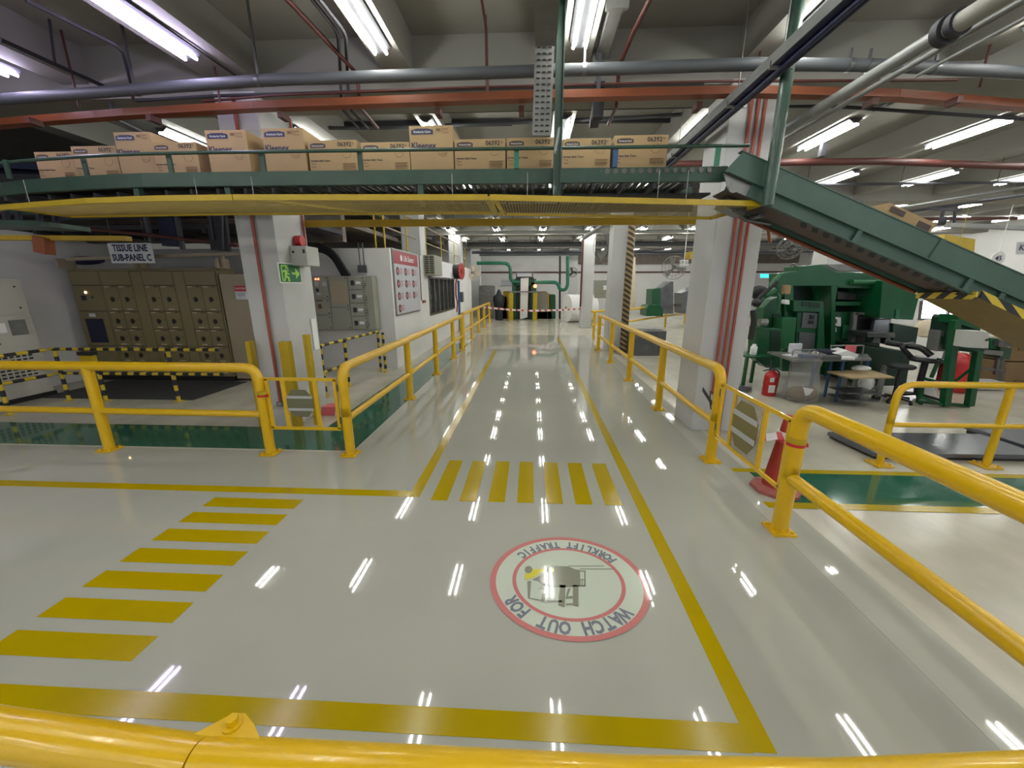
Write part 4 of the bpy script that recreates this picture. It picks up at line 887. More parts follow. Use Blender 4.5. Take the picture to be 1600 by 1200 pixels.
# grey electrical panel on partition front wall
T = thing('electrical_panel', 'grey wall electrical panel with red lamps on the white partition', 'electrical panel', (-4.5, 9.0, 1.0))
PY = 8.95; px0 = FY(470, 432, PY).x; px1 = FY(581, 432, PY).x; pz1 = 2.21; pz0 = .98
MB().box(px0, px1, PY, 9.24, pz0, pz1).build('body', 'panel_grey', T, bevel=.008)
c1 = px0 + (px1 - px0) * .38; c2 = px0 + (px1 - px0) * .66; e1 = px1 - .16
def pd(x0, x1, z0, z1): 
    o = MB().box(x0 + .01, x1 - .01, PY - .022, PY, z0 + .01, z1 - .01).build('door', 'panel_grey', T, bevel=.004)
    k = MB()
    for z in (z0 + .05, z1 - .05): k.cyl((x1 - .05, PY - .022, z), .014, .008, 8, (0, -1, 0))
    k.build('knob', 'black', o); return o
d = pd(px0, c1, 1.70, pz1); m = MB(); m.cyl((px0 + .36, PY - .022, 2.14), .018, .012, 8, (0, -1, 0)); m.cyl((px0 + .42, PY - .022, 2.14), .018, .012, 8, (0, -1, 0)); m.build('lamp', 'led_red', d)
m = MB(); m.box(px0 + .12, px0 + .20, PY - .03, PY - .02, 2.0, 2.08); m.box(px0 + .34, px0 + .40, PY - .03, PY - .02, 1.86, 1.93); m.build('meter', 'ink_blue', d); m = MB(); m.box(px0 + .32, px0 + .42, PY - .03, PY - .02, 1.98, 2.08); m.box(px0 + .5, px0 + .6, PY - .03, PY - .02, 1.98, 2.08); m.box(px0 + .34, px0 + .43, PY - .03, PY - .02, 1.78, 1.83); m.build('label', 'reflect', d)
d = pd(px0, c1, 1.32, 1.70); m = MB(); m.box(px0 + .34, px0 + .42, PY - .03, PY - .02, 1.47, 1.58); m.box(px0 + .30, px0 + .46, PY - .026, PY - .02, 1.64, 1.67); m.build('meter', 'ink_brown', d)
pd(px0, c1, pz0, 1.32); d = pd(c1, c2, 1.50, pz1); m = MB(); m.box(c1 + .05, c2 - .05, PY - .03, PY - .02, 1.60, 2.1); m.build('inset', 'mcc_light', d) ; pd(c1, c2, pz0, 1.50)
for k in range(4):
    z1 = pz1 - k * .305; d = pd(c2, e1, z1 - .305, z1); m = MB(); m.box(c2 + .07, c2 + .15, PY - .03, PY - .02, z1 - .21, z1 - .10); m.build('meter', 'black', d); m = MB(); m.box(c2 + .19, c2 + .30, PY - .028, PY - .02, z1 - .18, z1 - .12); m.build('label', 'paper', d)
    m = MB(); 
    for a, b in ((.37, .12), (.35, .17), (.40, .17), (.35, .22), (.40, .22)): m.cyl((c2 + a, PY - .022, z1 - b), .014, .008, 8, (0, -1, 0))
    m.build('button', 'gap', d)
m = MB()
for k in range(5): m.tube(bent([(px0 - .1, 9.0 + k * .04, 2.92 - k * .035), (c1 + .10 - k * .03, 9.0 + k * .04, 2.92 - k * .035), (c1 + .50 - k * .06, 9.0 + k * .04, 2.22)], .45, 8), .035, 8)
m.build('cable_bundle', 'rubber', T) if False else tag(m.build('cable_bundle', 'rubber'), 'thick bend of dark cables entering the grey wall panel from above', 'cable bundle')
T = thing('wall_socket_box', 'small grey box under two thin conduits on the white partition', 'electrical box', FY(560, 420, 9.2)); q = FY(565, 420, 9.15)
MB().box(q.x - .09, q.x + .09, 9.14, 9.24, q.z - .08, q.z + .08).build('box', 'pipe_grey', T); m = MB(); m.cyl((q.x - .05, 9.2, q.z + .08), .012, .5, 6); m.cyl((q.x + .05, 9.2, q.z + .08), .012, .5, 6); m.build('conduit', 'pipe_grey', T)
# mezzanine handrail on partition
T = thing('mezzanine_railing', 'thin yellow handrail on top of the white partition room', 'railing', (-3.6, 9.4, 2.86))
m = MB()
for z in (3.35, 3.85): m.tube([(-6.5, 9.5, z), (-3.5, 9.5, z), (-3.5, 21, z)], .02, 8)
m.build('rail', 'mcc_light', T)
for x, y in ((-6.2, 9.5), (-5.05, 9.5), (-3.72, 9.5), (-3.5, 9.5), (-3.5, 11.2), (-3.5, 13.2), (-3.5, 15.4), (-3.5, 18), (-3.5, 20.8)): MB().cyl((x, y, 2.84), .022, 1.01, 8).build('post', 'flat_yellow', T)
# poster, AC, hose reel on side wall
T = thing('safety_poster', 'tall framed poster with a crimson header on the white partition side wall', 'poster', (-3.3, 10.3, 2))
py0, py1, pzt, pzb = 9.35, 11.40, 2.84, 1.27
MB().box(-3.315, -3.285, py0, py1, pzb, pzt).build('frame', 'galv', T); f = MB().box(-3.286, -3.281, py0 + .05, py1 - .05, pzb + .04, pzt - .03).build('sheet', 'poster', T); MB().box(-3.282, -3.278, py0 + .05, py1 - .05, pzt - .33, pzt - .03).build('header', 'crimson', f)
Mx = lambda y, z: Mrot((-3.276, y, z), (0, 1, 0), (0, 0, 1))
m = MB(); m.text('Life Savers', Mx(10.55, pzt - .18), .20, bold=.004); m.cyl((-3.278, 9.95, pzt - .18), .08, .002, 14, (1, 0, 0)); m.build('lettering', 'paper', f)
m = MB(); m2 = MB(); m3 = MB(); c = 0
for r in range(4):
    for k in range(3 if r < 3 else 1):
        y = 9.62 + k * .62; z = pzt - .50 - r * .30; m.cyl((-3.281, y, z), .10, .003, 18, (1, 0, 0)); m3.cyl((-3.278, y, z), .05, .003, 10, (1, 0, 0))
        for q_ in range(4): m2.box(-3.281, -3.278, y + .13, y + .36 - .05 * (q_ % 2), z + .055 - q_ * .04, z + .07 - q_ * .04)
m.build('icon', 'plaque_brown', f); m2.build('text_lines', 'crimson', f); m3.build('icon_centre', 'pink', f)
T = thing('air_conditioner', 'grey window air conditioner mounted on the white partition side wall', 'air conditioner', (-3.1, 12.6, 2.25))
MB().box(-3.315, -2.98, 12.15, 13.15, 2.30, 2.90).build('body', 'panel_grey', T, bevel=.01)
m = MB()
for k in range(8): 
    for j in (0, 1): m.box(-3.28 + j * .15, -3.16 + j * .15, 12.145, 12.15, 2.36 + k * .065, 2.40 + k * .065)
m.build('louvres', 'gap', T)
tag(MB().box(-3.315, -3.30, 14.2, 16.2, 2.30, 2.84).build('white_board', 'paper'), 'blank white sheet on the wall right of the air conditioner', 'board')
T = thing('hose_reel', 'red fire hose reel high on the white partition side wall', 'hose reel', (-3.15, 16.8, 2.5))
ha = Vector((1, -.22, 0)).normalized(); hc = Vector((-3.0, 16.8, 2.58)); m = MB(); m.cyl(hc, .34, .03, 28, ha); m.cyl(hc + ha * .03, .10, .03, 16, ha); m.build('reel', 'red_dull', T); m = MB(); m.cyl(hc - ha * .26, .32, .25, 28, ha); m.build('hose', 'black', T)
pipe('hanging_hose', 'dark red hose hanging below the fire hose reel', [(-3.15, 16.75, 2.32), (-3.2, 16.6, 2.1), (-3.2, 16.5, 1.6), (-3.18, 16.7, 1.3), (-3.2, 16.6, .9)], .03, 'red_dull', 'hose', .1)
pipe('blue_pipe', 'vertical blue pipe on the white wall beside the hose reel', [(-3.22, 17.3, 0), (-3.22, 17.3, 2.2)], .05, 'blue', 'pipe', 0)
tag(MB().box(-3.315, -3.2, 18.0, 18.4, 1.25, 1.7).build('junction_box', 'pipe_grey'), 'grey box low on the wall beside the blue pipe', 'electrical box')
tag(MB().box(-3.315, -3.28, 11.75, 12.05, 1.48, 1.56).build('red_plate', 'orange'), 'small orange plate on the wall right of the poster', 'plate')
pipe('conduit', 'thin grey conduit on the white wall right of the poster', [(-3.29, 11.6, 1.56), (-3.29, 11.6, 2.86)], .014, 'pipe_grey', 'conduit', 0, 6)
def wall_fan(label, x, y, z, d=(0, -1, 0), r=.32, mt='galv'):
    T = thing('wall_fan', label, 'fan', (x, y, z)); d = Vector(d).normalized(); c = Vector((x, y, z)); u = d.orthogonal().normalized(); v = d.cross(u)
    m = MB()
    for rr, o in ((r, 0), (r * .97, .05), (r * .7, .08), (r * .4, .10)): m.tube([c + d * o + u * rr * cos(a * pi / 12) + v * rr * sin(a * pi / 12) for a in range(24)], .009, 5, closed=True)
    for k in range(16): a = 2 * pi * k / 16; w_ = u * cos(a) + v * sin(a); m.tube([c + w_ * r, c + d * .08 + w_ * r * .7, c + d * .11], .005, 4)
    m.build('cage', mt, T); m = MB()
    for k in range(3):
        a = 2 * pi * k / 3; w_ = u * cos(a) + v * sin(a); t_ = u * -sin(a) + v * cos(a); m.prism([c + w_ * .05, c + w_ * r * .85 - t_ * r * .25, c + w_ * r * .9 + t_ * r * .3, c + t_ * .06], d * .01)
    m.build('blade', mt, T); m = MB(); m.cyl(c - d * .2, .08, .24, 12, d); m.beam(c - d * .1, c - d * .35, .04, .04); m.build('motor', 'dark_pipe', T)
    return T
wall_fan('round wall fan on the farthest left column', -3.05, 21.0, 2.65, (.6, -1, 0), .38, 'cream')
wall_fan('large round fan between the second and third right columns', 2.75, 14.6, 3.35, (-.5, -.9, -.1), .62)
wall_fan('tilted fan on the white column behind the straight yellow railing', 6.2, 17.9, 2.75, (-.5, -1, -.2), .5)
wall_fan('small fan seen just right of the right column above the green machine', 5.9, 9.6, 2.85, (-.2, -1, -.6), .28)
wall_fan('fan on the farthest right column of the aisle', 2.5, 24.9, 2.8, (-.1, -1, 0), .3, 'dark_pipe')

# ------------------------------------------------------------------ far end of the aisle
MYF = 23.5
T = thing('paper_machine', 'green machine at the end of the aisle with a white paper web hanging in front', 'machine', (0, MYF, 0))
def PF(m, pts, Y, dep): return pxp(m, pts, Y, dep)
m = MB(); PF(m, [(803, 499), (803, 440), (808, 432), (832, 432), (838, 440), (838, 499)], MYF + .3, 1.8); m.build('body', 'mach_dark', T)
m = MB(); PF(m, [(800, 499), (800, 441), (806, 441), (806, 499)], MYF, .3); PF(m, [(830, 499), (830, 441), (838, 441), (838, 499)], MYF, .3); PF(m, [(803, 446), (803, 436), (838, 436), (838, 446)], MYF, .4); m.build('frame', 'mach_green', T)
m = MB(); PF(m, [(812.5, 499), (813.5, 435), (826, 434), (824, 496)], MYF - .15, .05); m.build('paper_web', 'white', T)
m = MB(); PF(m, [(806, 434), (806, 425), (833, 425), (833, 434)], MYF, .3); m.build('header_frame', 'steel_dark', T); m = MB(); PF(m, [(808, 432), (808, 427), (831, 427), (831, 432)], MYF - .03, .03); m.build('header_face', 'paper', T)
m = MB(); q = FY(836, 447, MYF - .3); m.ell(q, (.10, .10, .10)); m.build('red_lamp', 'led_red', T)
m = MB(); PF(m, [(797, 457), (797, 455), (838, 455), (838, 457)], MYF - .3, .05); m.build('crossbar', 'galv', T)
for a, lb in ((795, 'left'), (833, 'right')):
    m = MB(); qa_ = FY(a, 458, MYF - .8); m.box(qa_.x, qa_.x + .25, MYF - .8, MYF - .55, 0, qa_.z); tag(m.build('bollard', 'flat_yellow'), 'yellow square bollard at the far machine, ' + lb + ' of the paper web', 'bollard')
pipe('green_pipe', 'green pipe entering the far machine from the upper left', [FY(745, 411, MYF), FY(797, 411, MYF), FY(798, 440, MYF), FY(812, 441, MYF)], .10, 'pipe_green', 'pipe', .4)
pipe('green_pipe', 'green pipe leaving the far machine to the right and rising again', [FY(835, 441, MYF), FY(871, 441, MYF), FY(875, 453, MYF), FY(884, 453, MYF), FY(887, 445, MYF), FY(887, 400, MYF)], .10, 'pipe_green', 'pipe', .4)
for a, b, c, d_, mt, lb in ((838, 855, 455, 487, 'panel_grey', 'grey machine cabinet right of the far yellow bollards'), (856, 859, 458, 480, 'flat_yellow', 'yellow machine part right of the far grey cabinet'), (858, 868, 460, 476, 'mach_green', 'green machine block at the far right of the aisle end'), (838, 862, 487, 494, 'black', 'low black base under the far grey machine'),
    (780, 792, 463, 482, 'pipe_green', 'teal drum left of the far yellow bollards'), (748, 772, 446, 470, 'galv', 'grey framed guards at the far left of the aisle end'), (786, 796, 455, 470, 'dull_yellow', 'yellow-brown box left of the far machine')):
    m = MB(); PF(m, [(a, 498), (a, c + 1.5), (a + 1.5, c), (b - 1.5, c), (b, c + 1.5), (b, 498)], MYF + .6, .8); tag(m.build('machine_block', mt), lb, 'machine')
m = MB(); PF(m, [(783, 446), (800, 446), (800, 437), (783, 437)], 29.9, .05); tag(m.build('wall_sign', 'poster'), 'blue and red sign on the far back wall', 'sign')
m = MB(); q = FY(779.5, 463, MYF - .5)
m.lathe((q.x, q.y, 0), [(.22, 0), (.24, .5), (.30, .9), (.36, 1.15), (.33, 1.38), (.15, 1.5), (.12, 1.62), (.05, 1.75), (.02, 1.78)], 14); tag(m.build('hooded_shape', 'rubber'), 'dark hooded shape standing left of the far green machine', 'machine')  # unidentified dark hooded shape, built as one plain turned form
T = thing('paper_roll', 'huge white paper roll lying beside the third right column', 'paper roll', (2.1, 21, 0))
q = FY(896, 487, 21.5); m = MB(); m.cyl((1.95, 22.0, .76), .76, 1.6, 36, (1, .35, 0)); m.build('roll', 'white', T); m = MB(); m.cyl((1.955, 21.99, .76), .10, .03, 16, (-.3, -1, 0)); m.build('core', 'cardboard', T)
m = MB(); ribbon(m, [(-2.3, 18.6, .99), (-1, 18.6, .87), (0, 18.6, .83), (1.2, 18.6, .86), (2.35, 18.7, .92)], .08); tag(m.build('barrier_tape', 'tape_rw'), 'red and white barrier tape stretched across the aisle in front of the far machine', 'tape')
pipe('dark_frame', 'dark vertical pipe post right of the far machine', [FY(875, 400, 24), Vector((FY(875, 484, 24).x, 24, 0))], .06, 'dark_pipe', 'post', 0)
# far crosswise services
for i, (y, z, r, mt, lb) in enumerate(((14.5, 4.15, .05, 'red_pipe', 'red pipe crossing the far ceiling, nearest of the far pipes'), (17.5, 4.2, .06, 'pipe_light', 'pale pipe crossing the far ceiling'), (20.5, 4.0, .12, 'pipe_grey', 'thick grey pipe crossing the far end of the ceiling'), (22.0, 3.75, .08, 'dark_pipe', 'dark pipe crossing low at the far end'), (25.2, 3.9, .10, 'pipe_grey', 'grey pipe crossing in front of the back wall'), (10.2, 4.28, .03, 'dark_pipe', 'slim dark pipe crossing above the second row of columns'))):
    pipe('overhead_pipe', lb, [(-3.3, y, z), (16, y, z)], r, mt, 'pipe', 0, 8)
m = MB()
for k in range(8): x = -2.8 + k * 2.1; m.cyl((x, 14.5, 4.1), .008, .7, 4); m.cyl((x + .6, 20.5, 4.0), .015, .8, 4); m.cyl((x + 1, 17.5, 4.1), .01, .7, 4); m.cyl((x + 1.2, 22.0, 3.75), .012, 1.07, 4); m.cyl((x + .3, 25.2, 3.9), .012, .92, 4); m.cyl((x + .8, 10.2, 4.28), .008, .54, 4)
o = tag(m.build('hanger_rods', 'dark_pipe', loc=(0, 14.5, 4.1)), 'thin dark hanger rods holding the far ceiling pipes', 'rods', kind='stuff')
pipe('sloping_pipe', 'pale sloping pipe coming down beside the third right column', [FY(945, 350, 12.5), FY(912, 372, 15)], .07, 'pipe_light', 'pipe', 0)
pipe('red_riser', 'dark red pipe running down the third right column', [(2.32, 18.8, 1.0), (2.32, 18.8, 4.2)], .04, 'red_pipe', 'pipe', 0, 8)
tag(MB().tube([FY(988, 346, 11.5), Vector((FY(973, 552, 11.5).x, 11.5, 0))], .11, 12).build('striped_pipe', 'zebra_w'), 'tall pipe wrapped in black and yellow tape beside the second right column', 'pipe')
tag(MB().box(2.93, 3.9, 11.3, 12.0, 0, .72).build('grey_bin', 'steel_dark', bevel=.01), 'dark grey bin behind the striped pipe', 'bin')
# ------------------------------------------------------------------ right side: green machine and work area
GY = 8.15
T = thing('green_press', 'huge dark green industrial press standing behind the right column', 'machine', (6, GY, 0))
def part(nm, mt, polys, par=T, bevel=.012):
    m = MB()
    for pts, y, dep in polys: pxp(m, pts, y, dep)
    return m.build(nm, mt, par, bevel=bevel)
part('bridge_beam', 'mach_green', [([(1222, 447), (1222, 427), (1246, 424), (1247, 416), (1285, 413), (1309, 425), (1378, 427), (1398, 440), (1398, 452), (1310, 450), (1301, 447)], GY, .45)])
part('roof_panel', 'galv', [([(1288, 413), (1352, 412), (1362, 424), (1310, 424)], GY + .5, .6)])
part('left_leg', 'mach_green', [([(1226, 548), (1226, 446), (1240, 446), (1240, 548)], GY, .3)])
part('middle_leg', 'mach_green', [([(1299, 548), (1299, 446), (1310, 446), (1306, 470), (1306, 548)], GY, .9)])
part('lower_body', 'mach_green', [([(1290, 588), (1290, 487), (1375, 487), (1375, 588)], GY + .25, 1.2), ([(1222, 580), (1222, 495), (1296, 495), (1296, 585)], GY + .35, .5)])
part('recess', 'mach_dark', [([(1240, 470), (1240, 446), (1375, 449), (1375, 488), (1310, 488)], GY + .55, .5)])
part('grey_plate', 'steel_dark', [([(1309, 468), (1309, 455), (1356, 459), (1356, 470)], GY + .35, .1)])
part('roller_drum', 'mach_green_light', [([(1305, 478), (1305, 471), (1375, 472), (1375, 478)], GY + .2, .2)])
q0, q1 = FY(1331, 441, GY - .05), FY(1378, 441, GY - .05)
MB().tube([q0, q1], .055, 14).build('hydraulic_cylinder', 'mach_green_light', T)
part('guard_box', 'mach_green', [([(1374, 497), (1379, 438), (1400, 446), (1437, 462), (1427, 500)], GY - .25, 1.2)])
part('guard_label', 'mach_green_light', [([(1399, 499), (1400, 484), (1406, 484), (1405, 499)], GY - .27, .02)])
part('door_frame', 'galv', [([(1330, 535), (1335, 488), (1341, 488), (1337, 535)], GY + .1, .1), ([(1335, 492), (1335, 488), (1372, 489), (1372, 493)], GY + .1, .1)])
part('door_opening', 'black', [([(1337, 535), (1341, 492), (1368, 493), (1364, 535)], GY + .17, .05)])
part('grey_door', 'steel_dark', [([(1363, 520), (1367, 499), (1393, 498), (1391, 520)], GY - .05, .08)])
part('slide_table', 'steel_dark', [([(1356, 527), (1356, 519), (1399, 520), (1399, 528)], GY - .4, .5), ([(1363, 536), (1366, 527), (1376, 527), (1376, 537)], GY - .3, .2), ([(1382, 537), (1384, 528), (1392, 528), (1394, 538)], GY - .3, .2)])
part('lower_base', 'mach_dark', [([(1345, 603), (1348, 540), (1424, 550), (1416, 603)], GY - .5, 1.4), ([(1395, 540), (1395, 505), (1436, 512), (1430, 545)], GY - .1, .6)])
part('control_sheet', 'paper', [([(1296, 508), (1297, 494), (1314, 496), (1314, 510)], GY + .2, .03), ([(1295, 519), (1295, 511), (1307, 512), (1307, 519)], GY + .2, .03)], bevel=0)
part('control_marks', 'ink_brown', [([(1297.5, 503), (1298, 496), (1302, 496.5), (1302, 503)], GY + .18, .02), ([(1304, 505), (1304, 498), (1308, 499), (1308, 505)], GY + .18, .02)], bevel=0)
part('light_panel', 'mach_green_light', [([(1316, 530), (1318, 507), (1328, 509), (1326, 530)], GY + .2, .03)])
m = MB(); q = FY(1238, 420, GY + .3); m.tube([(q.x + .07 * cos(a * pi / 8), q.y, q.z + .02 + .07 * sin(a * pi / 8)) for a in range(16)], .018, 6, closed=True); m.build('lifting_eye', 'steel_dark', T)
T = thing('green_control_cabinet', 'pair of green machine cabinets left of the press leg, one with a grey door', 'machine', (5.3, 7.95, 0))
part('tall_cabinet', 'mach_green_light', [([(1219, 545), (1223, 497), (1245, 496), (1241, 546)], 7.9, .3)], T)
part('cabinet_frame', 'mach_green', [([(1240, 487), (1240, 469), (1244, 469), (1287, 471), (1289, 549), (1276, 549), (1280, 488)], 7.95, .4), ([(1243, 549), (1246, 487), (1283, 488), (1279, 549)], 8.0, .5)], T)
part('window_panel', 'mach_dark', [([(1253, 479), (1253, 471), (1263, 471), (1263, 479)], 7.94, .02), ([(1265, 480), (1265, 472), (1281, 473), (1281, 481)], 7.94, .02)], T, 0)
part('dial_panel', 'steel_dark', [([(1252, 512), (1255, 488), (1280, 490), (1276, 513)], 7.98, .02)], T, 0)
part('dial', 'black', [([(1266, 499), (1267, 492), (1273, 493), (1272, 499)], 7.96, .02), ([(1264, 506), (1265, 501), (1272, 501), (1271, 507)], 7.96, .02)], T, 0)
part('grey_door', 'steel_dark', [([(1247, 545), (1249, 519), (1274, 521), (1271, 546)], 7.98, .02)], T, 0)
part('speaker_box', 'cardboard', [([(1226, 459), (1228, 445), (1237, 446), (1235, 460)], 7.85, .12)], T)
part('white_jar', 'white', [([(1225, 475), (1226, 468), (1234, 469), (1234, 476)], 7.85, .1)], T)
T = thing('pump_unit', 'green pump and pipework between the right column and the press', 'machine', (4.9, 8.0, 0))
part('body', 'mach_green', [([(1180, 560), (1183, 512), (1222, 514), (1219, 575), (1198, 575)], 7.8, .3), ([(1190, 512), (1194, 480), (1206, 468), (1222, 462), (1222, 512)], 8.2, .3)], T)
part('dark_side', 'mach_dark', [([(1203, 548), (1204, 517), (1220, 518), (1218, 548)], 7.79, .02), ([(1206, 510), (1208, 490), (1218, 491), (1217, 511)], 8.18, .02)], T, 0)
part('upper_arm', 'mach_green', [([(1206, 447), (1214, 434), (1224, 427), (1228, 440), (1220, 462), (1210, 464)], 8.1, .15)], T)
m = MB(); m.tube(bent([FY(1181, 480, 7.9), FY(1200, 455, 7.9), FY(1222, 428, 7.9)], .1), .045, 8); m.tube(bent([FY(1190, 470, 7.85), FY(1205, 452, 7.85), FY(1218, 462, 7.85), FY(1215, 490, 7.85)], .1), .03, 8); m.cyl(FY(1196, 462, 7.8), .06, .2, 10, (1, 0, .6)); m.build('pipework', 'mach_green_light', T)
m = MB(); m.tube(bent([FY(1176, 478, 7.7), FY(1186, 465, 7.7), FY(1204, 450, 7.7), FY(1214, 440, 7.7)], .1), .035, 8); m.ell(FY(1182, 473, 7.7), (.09, .07, .08)); m.tube(bent([FY(1172, 530, 7.6), FY(1178, 500, 7.6), FY(1176, 485, 7.6)], .1), .05, 8); m.ell(FY(1186, 457, 7.95), (.16, .1, .14)); m.build('black_hoses', 'black', T)
m = MB(); m.cyl(FY(1186, 504, 7.75), .075, .14, 14, (1, 0, 0)); m.build('motor', 'galv', T)
T = thing('green_bench', 'green steel bench with a small jar, left of the fire extinguisher', 'table', FY(1190, 560, 7.6))
b0, b1 = FY(1167, 557, 7.5), FY(1213, 558, 7.5)
m = MB(); m.box(b0.x, b1.x, 7.5, 8.2, b0.z - .03, b0.z); m.build('table_top', 'mach_green', T)
for x in (b0.x + .03, b1.x - .03):
    for y in (7.54, 8.15): MB().box(x - .025, x + .025, y - .025, y + .025, 0, b0.z - .03).build('leg', 'mach_green', T)
tag(MB().lathe((b0.x + .22, 7.7, b0.z), [(.05, 0), (.06, .02), (.06, .16), (.035, .18), (.035, .21)], 14).build('jar', 'white'), 'small white jar on the green bench', 'jar')
tag(MB().box(3.2, 4.25, 7.35, 8.2, 0.02, .10).build('floor_pallet', 'steel_dark', bevel=.01), 'dark flat metal plate on the floor left of the fire extinguisher', 'plate')
# trestle table
TY = 6.9; a = FY(1199, 552, 7.1); b = FY(1322, 564, 6.6)
T = thing('work_table', 'cluttered trestle table on blue legs behind the fire extinguisher', 'table', (5.2, 7, 0))
zt = .78
c = [FZ(1199, 549, zt), FZ(1240, 563, zt), FZ(1362, 561, zt), FZ(1355, 553, zt)]
m = MB(); m.prism([Vector((p.x, p.y, zt)) for p in c], (0, 0, -.03)); m.build('table_top', 'galv', T)
for px, py in ((1262, 626), (1305, 628), (1288, 620), (1345, 620)): q = FZ(px, py, 0); MB().beam((q.x, q.y, 0), (q.x + .05, q.y + .08, zt - .03), .035, .035, up=(0, 1, 0)).build('leg', 'blue', T)
tm = [(5.0, 7.35, .07, .10, 'navy', 'dark blue tool tray'), (5.45, 7.2, .2, .08, 'steel_dark', 'grey tool box'), (4.75, 7.25, .16, .03, 'paper', 'sheet of white paper'), (5.25, 7.5, .10, .07, 'flat_yellow', 'yellow cloth')]
random.seed(3)
def on_table(nm, lb, px, py, sx, sy, sz, mt, rot=0.0, bev=.004):
    q = FZ(px, py, zt); m = MB(); m.obox((q.x, q.y, zt + sz / 2 + .001), (sx, sy, sz), (cos(rot), sin(rot), 0)); tag(m.build(nm, mt, bevel=bev), lb, nm.replace('_', ' '))
on_table('tool_tray', 'dark blue tray of tools in the middle of the cluttered table', 1288, 555, .34, .26, .10, 'navy', .2)
on_table('tool_box', 'grey tool box on the cluttered table', 1295, 562, .3, .14, .07, 'steel_dark', .1)
on_table('yellow_cloth', 'crumpled yellow cloth on the cluttered table', 1276, 555, .16, .12, .07, 'cream', .5, .03)
on_table('paper_stack', 'loose white papers on the left of the cluttered table', 1245, 556, .40, .24, .012, 'paper', .3)
on_table('document_box', 'small white printed box on the left of the cluttered table', 1241, 551, .22, .06, .17, 'paper', .1)
on_table('cable_coil', 'pale coil of wires on the cluttered table', 1270, 552, .30, .10, .05, 'steel_dark', .7, .02)
on_table('parts_tray', 'white parts tray on the cluttered table', 1318, 561, .26, .14, .04, 'white', -.1)
on_table('tape_roll', 'grey roll on the cluttered table', 1305, 553, .10, .10, .06, 'galv', .3, .03)
on_table('blue_box', 'flat blue box on the cluttered table', 1262, 559, .25, .16, .05, 'fabric_blue', -.2)
T = thing('display_stand', 'grey tube display stand holding a picture at the right of the cluttered table', 'stand', FZ(1325, 560, zt))
pa, pb, pc = FY(1298, 540, 7.1), FY(1349, 540, 7.1), FY(1345, 570, 7.1)
m = MB(); m.tube([FY(1298, 553, 7.1), pa, pb, pc], .014, 8); m.build('frame', 'galv', T); m = MB(); pxp(m, [(1320, 551), (1322, 539), (1339, 540), (1337, 551)], 7.08, .01); m.build('picture', 'pink', T)
m = MB(); m.prism([FY(1305, 553, 6.9), FY(1326, 548, 6.9), FY(1342, 554, 6.9), FY(1338, 560, 6.9), FY(1322, 557, 6.9)], (0, .25, .02)); tag(m.build('white_cloth', 'white'), 'white folded cloth lying on the right end of the cluttered table', 'cloth')
# low plywood trolley
T = thing('plywood_trolley', 'low trolley with a plywood top in front of the press', 'trolley', (6.2, 6.9, 0)); z2 = .55
c = [FZ(1292, 580, z2), (FZ(1330, 590, z2)), FZ(1398, 589, z2), FZ(1358, 577, z2)]
m = MB(); m.prism(c, (0, 0, -.025)); m.build('board', 'plywood', T)
for px, py in ((1313, 622), (1370, 625), (1333, 612), (1372, 612)): q = FZ(px, py, 0); MB().box(q.x - .03, q.x + .03, q.y - .03, q.y + .03, .05, z2 - .03).build('leg', 'galv', T); MB().cyl((q.x - .02, q.y, .045), .045, .04, 12, (1, 0, 0)).build('castor', 'black', T)
q = FZ(1335, 610, .25); m = MB(); m.obox((q.x, q.y, .25), (.55, .4, .02)); m.obox((q.x, q.y, .12), (.55, .4, .02)); m.build('shelf', 'steel_dark', T)
m = MB(); q = FZ(1345, 578, z2); m.ell((q.x, q.y, z2 + .03), (.16, .09, .05)); tag(m.build('crumpled_bag', 'white'), 'crumpled white bag on the plywood trolley', 'bag')
m = MB(); q = FZ(1352, 605, .2); m.ell((q.x, q.y, .28), (.13, .1, .14)); tag(m.build('hanging_bag', 'white'), 'white bag under the plywood trolley', 'bag')
# transparent refuse bag
q = FZ(1249, 626, 0); bx_, by_ = q.x, q.y
T = thing('refuse_bag', 'tall transparent plastic bag half full of scrap beside the fire extinguisher', 'plastic bag', (bx_, by_, 0))
m = MB(); m.lathe((bx_, by_, 0), [(.20, .01), (.27, .06), (.27, .25), (.22, .45), (.21, .62), (.24, .80), (.25, .86)], 18); me = m.build('bag', 'plastic_bag', T)
import mathutils
for v in me.data.vertices:
    n_ = mathutils.noise.noise(v.co * 9) * .045; v.co.x += n_; v.co.y += n_ * .6
m = MB(); m.ell((bx_ - .04, by_, .14), (.2, .17, .13), seg=14); m.ell((bx_ + .10, by_ - .05, .16), (.13, .12, .13)); m.build('scrap', 'scrap', T)
m = MB(); m.prism([(bx_ - .12, by_ - .2, .30), (bx_ + .05, by_ - .22, .27), (bx_ + .0, by_ - .22, .17), (bx_ - .06, by_ - .21, .15)], (0, .01, 0)); m.build('white_scrap', 'white', T)
m = MB(); m.tube(bent([(bx_ - .2, by_ + .1, .0), (bx_ - .2, by_ + .1, .9), (bx_ + .2, by_ + .1, .9), (bx_ + .2, by_ + .1, 0)], .05), .012, 8); m.build('bag_frame', 'galv', T)
